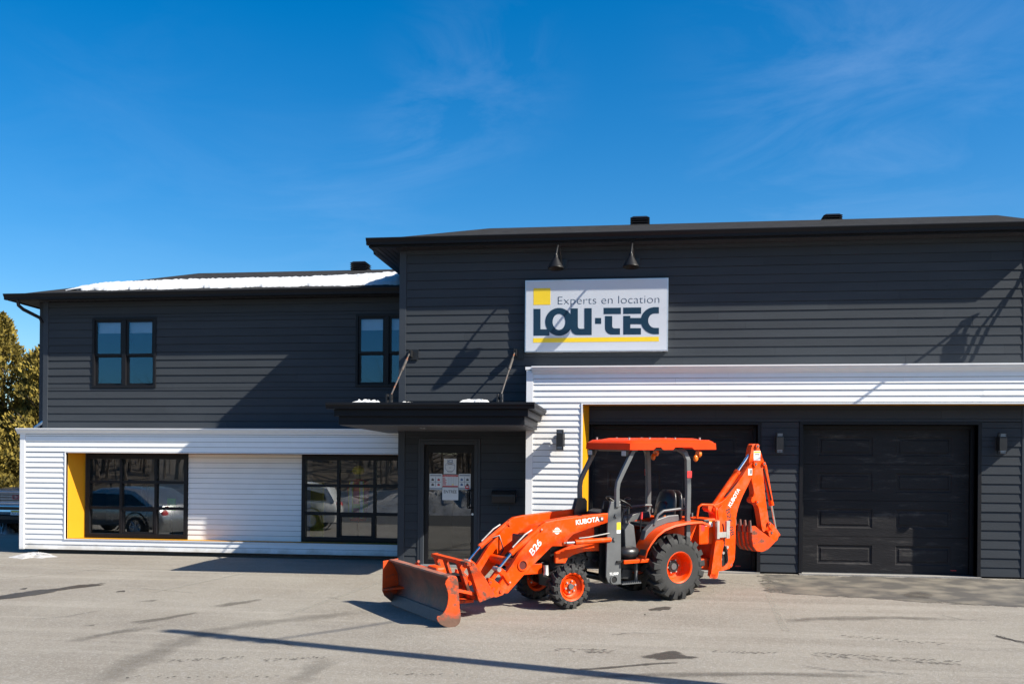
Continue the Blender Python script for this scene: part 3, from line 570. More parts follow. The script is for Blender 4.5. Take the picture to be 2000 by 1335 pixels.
# ---- roofs
def gutter(name, parent, a, c, Yf, zt, h=.115, d=.115, ax='x', sgn=-1):
    pr = [(0, -h), (.075, -h), (.08, -h*.62), (.1, -h*.35), (d, -h*.12), (d, 0), (d-.014, 0), (d-.014, -.018), (0, -.018)]
    if ax == 'x': return MB().prism([(Yf+sgn*p, zt+q) for p, q in pr], a, c, 'x').build(name, m_gut, parent)
    return MB().prism([(Yf+sgn*p, zt+q) for p, q in pr], a, c, 'y').build(name, m_gut, parent)
def soffit(parent, u0, u1, y0, y1, z, mat, step=.1):
    b = MB(); b.box(u0, u1, y0, y1, z, z+.012); x = u0+.03
    while x < u1-.02: b.box(x, x+.008, y0, y1, z-.006, z+.001); x += step
    return b.build('soffit', mat, parent, fix=False)
RY = 1.8; ra = P(955, 446, RY); rb = P(1947, 420, RY); zr = (ra[2]+rb[2])/2
ze = 5.725; EU0, EU1, EY0, EY1 = -4.97, 6.46, -.345, 4.7
def hip(u0, u1, y0, y1, z, ra_, rb_, ry, zr_, mat, open_right=False):
    v = [(u0, y0, z), (u1, y0, z), (u1, y1, z), (u0, y1, z), (ra_, ry, zr_), (rb_, ry, zr_)]
    f = [(0, 1, 5, 4), (2, 3, 4, 5), (3, 0, 4)]+([] if open_right else [(1, 2, 5)])
    b = MB().add(v, f); lo = [(a, c, e-.03) for a, c, e in v]; b.add(lo, [q[::-1] for q in f]); k = 0
    for i, j in ((0, 1), (1, 2), (2, 3), (3, 0)): b.f.append((i, i+6, j+6, j))
    return b.build('roof', mat, bld, fix=True)
rf = hip(EU0, EU1, EY0, EY1, ze, ra[0], rb[0], RY, zr, m_shing); tag(rf, 'low hipped shingle roof over the garage wing')
box('fascia', m_gut, rf, EU0+.015, EU1-.015, EY0+.02, EY0+.045, 5.60, ze-.031)
box('fascia', m_gut, rf, EU0+.015, EU0+.04, EY0+.046, EY1-.02, 5.60, ze-.031); box('fascia', m_gut, rf, EU1-.04, EU1-.015, EY0+.046, EY1-.02, 5.60, ze-.031)
soffit(rf, EU0+.04, EU1-.04, EY0+.045, .0, 5.602, m_sof); soffit(rf, EU0+.04, UA0-.013, .001, 4.2, 5.602, m_sof)
gutter('gutter', rf, EU0-.01, EU1+.01, EY0+.02, ze+.02)
def vent(parent, c, s_):
    b = MB(); x, y, z = c
    b.box(x-.15*s_, x+.15*s_, y-.15*s_, y+.15*s_, z-.25, z+.20*s_)
    for k in range(4): zz = z+(.02+k*.055)*s_; b.hexa([(x-.235*s_, y-.235*s_, zz), (x+.235*s_, y-.235*s_, zz), (x+.235*s_, y+.235*s_, zz), (x-.235*s_, y+.235*s_, zz), (x-.20*s_, y-.20*s_, zz+.035*s_), (x+.20*s_, y-.20*s_, zz+.035*s_), (x+.20*s_, y+.20*s_, zz+.035*s_), (x-.20*s_, y+.20*s_, zz+.035*s_)])
    b.hexa([(x-.235*s_, y-.235*s_, z+.235*s_)]+[(x+.235*s_, y-.235*s_, z+.235*s_), (x+.235*s_, y+.235*s_, z+.235*s_), (x-.235*s_, y+.235*s_, z+.235*s_), (x-.16*s_, y-.16*s_, z+.29*s_), (x+.16*s_, y-.16*s_, z+.29*s_), (x+.16*s_, y+.16*s_, z+.29*s_), (x-.16*s_, y+.16*s_, z+.29*s_)])
    b.build('roof_vent', m_gut, parent, fix=False)
q = P(1250, 437, RY+.1); vent(rf, (q[0], RY+.15, zr-.06), .78); q = P(1625, 428, RY+.1); vent(rf, (q[0], RY+.15, zr-.10), .74)
LRY = 3.4; la = P(388, 533, LRY); lb = P(780, 526, LRY); lz = (la[2]+lb[2])/2; LE = 5.13; LY0 = YB-.345
rl = hip(-12.84, UA0-.014, LY0, 5.9+.9, LE, la[0], UA0-.014, LRY, lz, m_shing, True); tag(rl, 'low hipped shingle roof over the office wing, banked with snow')
box('fascia', m_gut, rl, -12.8, UA0-.015, LY0+.02, LY0+.045, 5.03, LE-.031); box('fascia', m_gut, rl, -12.8, -12.775, LY0+.046, 6.6, 5.03, LE-.031)
soffit(rl, -12.775, UA0-.015, LY0+.045, YB, 5.052, m_sof); soffit(rl, -12.775, UL0-.013, YB+.001, 6.0, 5.052, m_sof)
gutter('gutter', rl, -12.83, UA0-.016, LY0+.02, LE+.02)
q = P(702, 526, LRY); vent(rl, (q[0], LRY+.1, lz-.05), .8)
MB().tube([(-12.55, LY0-.03, 5.03), (-12.55, LY0, 4.93), (-12.5, LY0+.08, 4.86), (UL0-.06, YB-.06, 4.72), (UL0-.03, YB-.02, 4.62)], .035, 8).build('downspout', m_gut, rl, smooth=50)
MB().tube([(UL0-.03, YB+.1, 2.64), (UL0-.12, YB+.1, 2.58), (UL0-.24, YB+.1, 2.5)], .05, 8).build('downspout_elbow', m_alu, rl, smooth=50)
gutter('gutter', rf, .25, 4.2, EU0+.015, ze+.0, ax='y')
# snow banked on the roof
e_ = np.array([0, LY0, LE]); nrm = np.cross([1, 0, 0], [0, LRY-LY0, lz-LE]); nrm = nrm/np.linalg.norm(nrm)
def onroof(px, py): d = ray(px, py); t = ((e_-CAM)@nrm)/(d@nrm); return CAM+t*d
def interp(x, tab): return float(np.interp(x, [t[0] for t in tab], [t[1] for t in tab]))
lo = [(128, 568), (250, 566.5), (390, 563.5), (520, 561), (690, 558), (795, 556)]; hi = [(128, 567), (160, 560), (230, 553.6), (354, 547.5), (455, 546), (572, 543.5), (690, 538), (795, 530)]
b = MB(); nu, nv = 160, 12; pts = {}
for i in range(nu+1):
    px = lerp(128, 795, i/nu); A = onroof(px, interp(px, lo)); Bq = onroof(px, interp(px, hi)); A[1] = max(A[1], LY0-.05)
    jag = .10*rng.random()**2+.04*math.sin(i*.23)+.03*math.sin(i*.071*7.3)
    for j in range(nv+1):
        t = j/nv; p = A+(Bq-A)*t; p[1] += (jag if j == 0 else 0)*.6; p[0] = min(p[0], UA0-.016); p[2] = LE+(p[1]-LY0)/(LRY-LY0)*(lz-LE)
        th = .075*min(1, (1-abs(2*t-1)**3))*min(1, i/18+.15)*(.75+.5*rng.random()) if 0 < j < nv else 0
        if j == 1: th = max(th, .05*min(1, i/10+.2))
        b.v.append((p[0], p[1], p[2]+th+.004))
b.f = [(i*(nv+1)+j, (i+1)*(nv+1)+j, (i+1)*(nv+1)+j+1, i*(nv+1)+j+1) for i in range(nu) for j in range(nv)]
tag(b.build('roof_snow', m_snow, smooth=80, fix=True), 'long bank of white snow lying on the office wing roof', 'snow')
# ---- entrance canopy
CY = -2.1; cl, cr = -4.90, -1.94
def Lpoly(o): return [(cl-o, CY-o), (cr+o, CY-o), (cr+o, SY-.027), (SU0-.008, SY-.027), (SU0-.008, -.028), (UA0-.02, -.028), (UA0-.02, YW-.11), (cl-o, YW-.11)]
b = MB(); b.prism(Lpoly(0), 2.40, 2.53, 'z'); cn = b.build('entrance_canopy', m_gut, bld, bevel=.004); tag(cn, 'flat black canopy over the entrance, tied back to the wall by two rods')
MB().prism(Lpoly(.06), 2.5305, 2.635, 'z').build('fascia', m_gut, cn, bevel=.004)
MB().prism(Lpoly(.05), 2.6355, 2.70, 'z').build('roof_deck', m_gut, cn)
b = MB(); y = CY+.02
while y < YW-.2:
    x1 = cr-.02 if y < SY-.12 else (SU0-.03 if y < -.13 else UA0-.03); b.box(cl+.02, x1, y, y+.088, 2.388, 2.3995); y += .1
tag(b.build('soffit', m_ssof, cn, fix=False))
gutter('gutter', cn, cl-.17, cr+.17, CY-.061, 2.74, h=.1, d=.1); gutter('gutter', cn, CY-.06, SY-.03, cr+.061, 2.74, h=.1, d=.1, ax='y', sgn=1); gutter('gutter', cn, CY-.06, YW-.12, cl-.061, 2.74, h=.1, d=.1, ax='y', sgn=-1)
for u in (-4.3,): MB().cyl((u+.55, -1.2, 2.3995), (u+.55, -1.2, 2.382), .06, n=20).build('downlight', m_lens, cn, smooth=40)
m_rust = M('rusty_rod', (.12, .11, .105), .5, .5, var=.3, vs=9, c2=(.35, .12, .05), c2s=6, c2t=(.55, .62))
for ut, ub, yb in ((-4.254, -4.19, -1.7), (-2.378, -2.39, -1.7)):
    A = np.array((ut, -.11, 3.77)); Bq = np.array((ub, yb, 2.83)); b = MB()
    b.tube([A, Bq], .014, 8); mid = lerp(A, Bq, .3); b.tube([lerp(A, Bq, .16), lerp(A, Bq, .40)], .024, 8)
    rod = b.build('tie_rod', m_rust, cn, smooth=50)
    b = MB(); b.box(ut-.02, ut+.14, -.035, -.018, 3.66, 3.84); b.box(ut-.012, ut+.004, -.16, -.034, 3.7, 3.82); b.box(ut+.02, ut+.036, -.16, -.034, 3.7, 3.82); b.build('wall_bracket', m_blk, cn, fix=False)
    b = MB(); b.box(ub-.045, ub-.02, yb-.06, yb+.06, 2.70, 2.91); b.box(ub+.02, ub+.045, yb-.06, yb+.06, 2.70, 2.91); b.cyl((ub-.05, yb, 2.84), (ub+.05, yb, 2.84), .02, n=10); b.build('clevis', m_blk, cn, fix=False)
def mound(name, poly, h, mat, label, z0=0, seed=0, dens=.06, cat='snow', group=None):
    r_ = np.random.default_rng(seed); poly = [np.array(p, float) for p in poly]; c = np.mean(poly, 0); dense = []
    for i in range(len(poly)):
        a, c2 = poly[i], poly[(i+1) % len(poly)]; k = max(2, int(np.linalg.norm(c2-a)/dens)); dense += [a+(c2-a)*j/k+r_.normal(0, dens*.15, 2) for j in range(k)]
    b = MB(); nr = 7; nd = len(dense)
    for r in range(nr):
        t = 1-r/nr
        for p in dense: q_ = c+(p-c)*t; zz = z0 if callable(z0) is False else z0(q_[1]); b.v.append((q_[0], q_[1], zz-.01+(h*min(1, 2.2*(1-t))*r_.uniform(.55, 1.2) if r else 0)))
    zz = z0 if not callable(z0) else z0(c[1]); b.v.append((c[0], c[1], zz+h))
    b.f = [(r*nd+i, r*nd+(i+1) % nd, (r+1)*nd+(i+1) % nd, (r+1)*nd+i) for r in range(nr-1) for i in range(nd)]+[((nr-1)*nd+i, (nr-1)*nd+(i+1) % nd, len(b.v)-1) for i in range(nd)]
    return tag(b.build(name, mat, smooth=70), label, cat, group)
mound('snow_patch', [(-4.86, -1.9), (-4.34, -1.95), (-4.22, -1.75), (-4.35, -1.6), (-4.84, -1.62)], .115, m_snow, 'small white snow heap on the canopy beside the clevis overhanging the office wing', 2.70, 3)
mound('snow_patch', [(-4.15, -1.3), (-3.98, -1.34), (-3.9, -.9), (-4.1, -.8)], .13, m_snow, 'bluish snow lump on the canopy between the tie rod and the wall corner', 2.70, 5)
mound('snow_patch', [(-3.12, -1.95), (-2.5, -1.95), (-2.44, -1.7), (-2.6, -1.5), (-3.0, -1.6)], .115, m_snow, 'white snow heap on the canopy close to the sign', 2.70, 4)
# ================================================================== SIGN, LAMPS AND SMALL THINGS ON THE WALL
SG = -.115
sg = empty('shop_sign', (-.98, 0, 3.78), 'large white sign board with navy lettering, a yellow square and a yellow underline', 'sign')
OFF = np.array([-.98, 0, 3.78])
def local(o, off=OFF):
    for v in o.data.vertices: v.co = v.co-Vector(off)
    return o
SI = Matrix.Translation(-Vector(OFF))
sg_parts = []
a0, a1 = P(1025.5, 547.2, SG), P(1304.7, 685, SG); su0, su1, sz0, sz1 = U(1025.2, 615, SG), U(1305, 615, SG), (Z(1024.7, 687.5, SG)+Z(1304.7, 685, SG))/2, (Z(1025.5, 547.2, SG)+Z(1305, 542.1, SG))/2
local(box('cabinet', m_alu, sg, su0, su1, SG+.004, -.012, sz0, sz1, bevel=.004))
local(box('face_panel', m_sign, sg, su0+.018, su1-.018, SG, SG+.0035, sz0+.018, sz1-.018))
def sz_(zx, zy): q = P(1000+zx/5.882, 520+zy/5.882, SG); return (q[0], q[2])
def letter(poly, k, mat=m_nvy, name='letter'):
    return local(MB().prism([sz_(*p) for p in poly], SG-.002-.0006*k, SG-.0003, 'y').build(name, mat, sg))
def arc(cx, cy, rx, ry, a0, a1, n=28): return [(cx+rx*math.cos(R(lerp(a0, a1, i/n))), cy+ry*math.sin(R(lerp(a0, a1, i/n)))) for i in range(n+1)]
letter([(247, 488), (328, 488), (328, 722), (430, 722), (430, 794), (247, 795)], 0)
o1 = arc(540, 637, 158, 160, 0, 360, 48)[:-1]; i1 = arc(540, 637, 73, 92, 0, 360, 48)[:-1]
b = MB(); n_ = 48; yA, yB2 = SG-.0032, SG-.0004
for yy in (yA, yB2):
    for ring in (o1, i1): b.v += [(sz_(*p)[0], yy, sz_(*p)[1]) for p in ring]
for i in range(n_):
    j = (i+1) % n_; b.f += [(i, j, n_+j, n_+i), (i, 2*n_+i, 2*n_+j, j), (n_+i, n_+j, 3*n_+j, 3*n_+i), (2*n_+i, 3*n_+i, 3*n_+j, 2*n_+j)]
local(b.build('letter', m_nvy, sg))
letter([(675, 482), (757, 482), (757, 690)]+arc(783, 690, 26, 26, 180, 90, 6)+[(833, 716), (833, 480), (916, 480), (916, 786), (755, 787)]+arc(755, 707, 80, 80, 90, 180, 10), 3)
letter([(955, 592), (1025, 592), (1025, 660), (955, 660)], 0)
letter([(1053, 476), (1252, 474), (1252, 547), (1053, 549)], 0)
letter([(1068, 570), (1152, 570), (1152, 686)]+arc(1177, 686, 25, 25, 180, 90, 6)+[(1241, 711), (1241, 783), (1145, 783)]+arc(1145, 706, 77, 77, 90, 180, 10), 0)
letter([(1278, 473), (1484, 471), (1484, 544), (1278, 547)], 0)
letter([(1278, 568), (1360, 567), (1360, 592), (1520, 592), (1520, 664), (1360, 664), (1360, 709), (1482, 709), (1482, 781), (1278, 783)], 0)
letter(arc(1640, 623, 160, 155, 90, 270, 30)+[(1688, 468), (1688, 540)]+arc(1640, 623, 75, 83, 270, 90, 24)+[(1688, 706), (1688, 778)], 2)
letter([(243, 824), (1687, 808), (1687, 860), (243, 875)], 0, m_syel, 'underline')
letter([(247, 252), (442, 249), (442, 441), (247, 443)], 0, m_syel, 'square')
x0, zb = sz_(528, 438); x1 = sz_(1692, 425)[0]
local(text('lettering', 'Experts en location', m_nvy, sg, (x0, SG-.0003, zb), (1, 0, 0), (0, 0, 1), .139, width=x1-x0, thick=.002, offset=-.022))
# gooseneck lamps
for k, (ub, zb) in enumerate(((-1.572, 5.30), (-.314, 5.30))):
    g = empty('gooseneck_lamp', (ub, 0, zb), ('black gooseneck lamp on the wall above the yellow square of the sign', 'black gooseneck lamp on the wall above the right-hand letters of the sign')[k], 'lamp', 'gooseneck lamps over the sign')
    MB().box(-.09, .09, -.03, -.014, -.09, .09).build('back_plate', m_blk, g, bevel=.004, fix=False)
    MB().cyl((0, -.03, 0), (0, -.05, 0), .065, n=20).build('canopy_disc', m_blk, g, smooth=40)
    pts = [(0, -.05, 0)]+[(-.02-.03*t, -.05-.50*t, .27*math.sin(math.pi*min(1, .12+.80*t))-.08*0) for t in np.linspace(.05, 1, 14)]; e = pts[-1]; pts += [(e[0]-.003, e[1]-.02, e[2]-.02), (e[0]-.003, e[1]-.022, e[2]-.05)]
    MB().tube(pts, .017, 10).build('arm', m_blk, g, smooth=60)
    cx, cy, cz = pts[-1]; n0 = np.array([.0, -.10, -1.]); n0 /= np.linalg.norm(n0); b = MB(); c0 = np.array((cx, cy, cz+.02))
    b.cyl(c0, c0+n0*.05, .035, .04, 18); b.cyl(c0+n0*.05, c0+n0*.22, .04, .135, 24, False); b.cyl(c0+n0*.218, c0+n0*.052, .129, .036, 24, False); b.cyl(c0+n0*.22, c0+n0*.232, .135, .138, 24, False)
    b.build('shade', M('satin_black', (.008, .008, .009), .5, spec=.25), g, smooth=50, fix=False)
# up-down wall lamps
for k, (u, y, z, lab) in enumerate(((U(1094, 858, SY-.12), SY-.017, 2.23, 'black up-and-down wall lamp on the white vinyl siding'), (2.125, -.018, 2.205, 'black up-and-down wall lamp between the two garage doors'), (5.652, -.018, 2.21, 'black up-and-down wall lamp right of the clear garage door'))):
    g = empty('wall_lamp', (u, y, z), lab, 'lamp', 'up-and-down wall lamps')
    MB().box(-.07, .07, -.02, 0, -.11, .11).build('back_plate', m_blk, g, bevel=.004, fix=False)
    MB().box(-.03, .03, -.07, -.02, -.04, .04).build('arm', m_blk, g, fix=False)
    b = MB(); b.box(-.057, .057, -.185, -.07, -.115, .115)
    for sx in (-.05, .05):
        for sy in (-.178, -.077): b.box(sx-.005, sx+.005, sy-.005, sy+.005, -.165, -.115); b.box(sx-.005, sx+.005, sy-.005, sy+.005, .115, .165)
    b.box(-.057, .057, -.185, -.07, .158, .17); b.box(-.057, .057, -.185, -.07, -.17, -.158); b.box(-.057, .057, -.185, -.07, .135, .141); b.box(-.057, .057, -.185, -.07, -.141, -.135)
    b.build('housing', m_blk, g, fix=False)
    MB().box(-.045, .045, -.173, -.082, -.157, -.116).build('lens', m_lens, g, fix=False); MB().box(-.045, .045, -.173, -.082, .116, .157).build('lens', m_lens, g, fix=False)
# mailbox
g = empty('mailbox', (-2.55, -.018, 1.15), 'small black wall mailbox with two newspaper hooks right of the entrance door', 'mailbox')
MB().prism([(0, 0), (-.12, 0), (-.135, .13), (-.10, .18), (0, .2)], -.205, .205, 'x').build('body', m_blk, g, bevel=.004)
MB().prism([(-.001, .203), (-.104, .183), (-.142, .132), (-.145, .10), (-.150, .10), (-.148, .136), (-.108, .19), (-.001, .21)], -.212, .212, 'x').build('lid', m_blk, g)
MB().box(-.05, .05, -.155, -.147, .105, .118).build('pull', m_blk, g, fix=False)
for x in (-.10, .10): MB().tube([(x, -.03, .0), (x, -.03, -.09), (x, -.045, -.12), (x, -.075, -.125), (x, -.09, -.09), (x, -.09, -.07)], .007, 6).build('hook', m_blk, g, smooth=60)
# notices on the entrance door
m_pap = M('paper', (.62, .66, .70), .6, var=.03); m_prnt = M('print_grey', (.22, .26, .32), .6); m_pblue = M('print_blue', (.03, .10, .28), .6); m_pred = M('print_red', (.45, .04, .05), .6)
def notice(px, label):
    a, c = P(px[0], px[1], .05), P(px[2], px[3], .05); u0, u1, zt, zb = a[0], c[0], a[2], c[2]
    e = empty('paper_notice', (u0, .049, zb), label, 'notice', 'notices on the entrance door'); w_, h_ = u1-u0, zt-zb
    MB().box(0, w_, -.0015, 0, 0, h_).build('sheet', m_pap, e, fix=False); return e, w_, h_
def bar(e, w_, h_, x0, x1, y0, y1, m, k=0): MB().box(x0*w_, x1*w_, -.0022-.0004*k, -.0016, y0*h_, y1*h_).build('print', m, e, fix=False)
e, w_, h_ = notice((867, 895, 891, 925), 'tall white paper notice headed ICI, topmost on the door glass')
text('lettering', 'ICI', m_pblue, e, (w_*.30, -.0017, h_*.76), (1, 0, 0), (0, 0, 1), h_*.17, width=w_*.40, thick=.001, offset=.02)
b = MB(); ri = [(w_*.5+w_*.40*math.cos(t), h_*.46+w_*.40*math.sin(t)) for t in np.linspace(0, 2*math.pi, 33)[:-1]]; rj = [(w_*.5+w_*.375*math.cos(t), h_*.46+w_*.375*math.sin(t)) for t in np.linspace(0, 2*math.pi, 33)[:-1]]
b.add([(x, -.0021, z) for x, z in ri+rj], [(i, (i+1) % 32, 32+(i+1) % 32, 32+i) for i in range(32)]); b.build('print', m_pblue, e, fix=False)
bar(e, w_, h_, .30, .70, .64, .70, m_lblk); bar(e, w_, h_, .14, .86, .575, .59, m_pblue); bar(e, w_, h_, .30, .70, .13, .17, m_lblk)
b = MB(); b.add([(w_*.5+w_*.09*math.cos(t), -.0021, h_*.45+w_*.09*math.sin(t)) for t in np.linspace(math.pi, 2*math.pi, 9)]+[(w_*.5+w_*.06*math.cos(t), -.0021, h_*.45+w_*.06*math.sin(t)) for t in np.linspace(math.pi, 2*math.pi, 9)], [(i, i+1, i+10, i+9) for i in range(8)]); b.build('print', m_prnt, e, fix=False)
for px, lab, mir in (((839, 924.5, 863, 956), 'white notice with four pictogram boxes beside the red timetable, on the hinge side', 0), ((896, 924.5, 919, 956), 'white notice with four pictogram boxes and a red badge, beside the door handle', 1)):
    e, w_, h_ = notice(px, lab); bar(e, w_, h_, .06, .94, .86, .94, m_prnt); bar(e, w_, h_, .48, .52, .2, .8, m_prnt); bar(e, w_, h_, .06, .94, .48, .51, m_prnt); bar(e, w_, h_, 0, 1, .03, .12, m_prnt)
    for x in (.16, .64):
        for y in (.26, .57): bar(e, w_, h_, x, x+.2, y, y+.1, (m_lblk, m_pblue, m_pred)[(int(x*10)+int(y*10)+mir) % 3]); bar(e, w_, h_, x+.03, x+.15, y+.1, y+.15, m_prnt, 1)
    if mir: bar(e, w_, h_, .55, .9, .05, .27, m_pred, 3); bar(e, w_, h_, .62, .83, .15, .22, m_pap, 5)
e, w_, h_ = notice((864, 926, 895, 951), 'red and white timetable sheet with a yellow cell in the middle of the door')
bar(e, w_, h_, .02, .98, .83, .98, m_pred); bar(e, w_, h_, .02, .98, .02, .12, m_pred); text('lettering', "Heures d'ouverture", m_pap, e, (w_*.12, -.0024, h_*.87), (1, 0, 0), (0, 0, 1), h_*.07, width=w_*.76, thick=.001)
for i in range(7): bar(e, w_, h_, .03, (.18, .2, .27, .2, .27, .24, .25)[i], .72-i*.09, .77-i*.09, m_pred); bar(e, w_, h_, .3, .97, .705-i*.09, .713-i*.09, m_prnt)
for i in range(4): bar(e, w_, h_, .4+i*.15, .408+i*.15, .14, .8, m_prnt, 1)
bar(e, w_, h_, .6, .72, .17, .24, m_lylw, 2)
e, w_, h_ = notice((864, 951.5, 895, 976), 'white sheet reading ENTRÉE stuck below the red timetable')
text('lettering', 'ENTRÉE', m_lblk, e, (w_*.10, -.0017, h_*.56), (1, 0, 0), (0, 0, 1), h_*.24, width=w_*.80, thick=.001, offset=.005)
# shop dummy in a safety vest behind the window by the entrance
m_vest = M('hivis_red', (.60, .09, .05), .8); m_vy = M('hivis_yellow', (.62, .60, .06), .7); m_vs = M('reflective_tape', (.5, .5, .5), .4)
q = P(700, 960, YB+.55); g = empty('shop_dummy', (q[0], YB+.55, .09), 'shop dummy in an orange safety vest behind the window by the entrance', 'dummy')
b = MB(); b.cyl((0, 0, 0), (0, 0, .03), .2, n=20); b.cyl((0, 0, .03), (0, 0, .6), .02, n=10); b.build('stand', m_blk, g, smooth=40)
def ring_loft(secs, n=20):
    b = MB()
    for z, rx, ry in secs: b.v += [(rx*math.cos(2*math.pi*i/n), ry*math.sin(2*math.pi*i/n), z) for i in range(n)]
    for k in range(len(secs)-1): b.f += [(k*n+i, k*n+(i+1) % n, (k+1)*n+(i+1) % n, (k+1)*n+i) for i in range(n)]
    b.f += [tuple(range(n-1, -1, -1)), tuple((len(secs)-1)*n+i for i in range(n))]; return b
ring_loft([(.6, .17, .11), (.8, .19, .12), (1.05, .215, .13), (1.25, .235, .13), (1.38, .2, .10), (1.43, .08, .07)]).build('vest', m_vest, g, smooth=60)
for x in (-.11, .11): MB().rect_tube([(x, -.138, .66), (x, -.15, 1.2), (x*.9, -.12, 1.39)], .09, .012, (1, 0, 0)).build('yellow_tape', m_vy, g, fix=False); MB().rect_tube([(x, -.146, .66), (x, -.158, 1.2), (x*.9, -.128, 1.39)], .05, .012, (1, 0, 0)).build('silver_tape', m_vs, g, fix=False)
ring_loft([(.86, .20, .127), (.94, .208, .132)]).build('waist_tape', m_vy, g, smooth=60)
MB().ell((0, 0, 1.55), (.09, .105, .13)).build('head', M('mannequin', (.4, .33, .2), .5), g, smooth=60)
b = MB(); b.ell((0, 0, 1.60), (.125, .14, .11)); b.cyl((0, -.03, 1.575), (0, -.03, 1.59), .15, n=24); b.build('hard_hat', m_lylw, g, smooth=40)
g = empty('display_stand', (U(620, 980, YB+1.2), YB+1.2, .09), 'yellow display panel standing inside the window by the entrance', 'display'); MB().box(-.14, .14, -.03, .03, .04, 1.35).build('panel', m_syel, g, fix=False); MB().box(-.2, .2, -.15, .15, 0, .04).build('foot', m_blk, g, fix=False)
g = empty('brochure_card', (U(335, 990, YB+.25), YB+.25, .1), 'green product card standing inside the window beside the yellow reveal', 'card'); MB().box(-.09, .09, -.01, .01, .75, 1.0).build('card', M('green_card', (.12, .45, .03), .5), g, fix=False); MB().box(-.01, .01, -.01, .01, 0, .75).build('post', m_blk, g, fix=False); MB().box(-.1, .1, -.1, .1, -.005, .015).build('foot', m_blk, g, fix=False)
# ================================================================== PARKED VEHICLES
def car_wheel(parent, x, y, r, w_, side, rimm):
    wh = MB(); pr = [(r*.62, -w_/2+.02), (r*.60, -w_/2+.01), (r*.5, -w_/2+.04), (r*.2, -w_/2+.035), (.001, -w_/2+.03)]
    wh.lathe([(a, c*side*-1) for a, c in pr], (x, y, r), 'y', 28)
    for k in range(7): t = 2*math.pi*k/7; wh.tube([(x, y+side*(w_/2-.02), r), (x+r*.6*math.cos(t), y+side*(w_/2-.008), r+r*.6*math.sin(t))], .022, 6)
    o = wh.build('wheel', rimm, parent, smooth=40)
    MB().lathe([(r*.60, -w_/2), (r*.75, -w_/2-.005), (r*.93, -w_/2+.015), (r, -w_/2+.05), (r, w_/2-.05), (r*.93, w_/2-.015), (r*.75, w_/2+.005), (r*.60, w_/2)], (x, y, r), 'y', 32).build('tyre', m_rub, o, smooth=40)
def loft_x(secs):
    """secs: list of (x, [(y,z)...]) half outlines from bottom centre to top centre, mirrored"""
    b = MB(); n = None
    for x, hf in secs:
        full = [(x, y, z) for y, z in hf]+[(x, -y, z) for y, z in reversed(hf)]; n = len(full); b.v += full
    for k in range(len(secs)-1): b.f += [(k*n+i, k*n+(i+1) % n, (k+1)*n+(i+1) % n, (k+1)*n+i) for i in range(n)]
    b.f += [tuple(range(n)), tuple((len(secs)-1)*n+i for i in range(n-1, -1, -1))]; return b
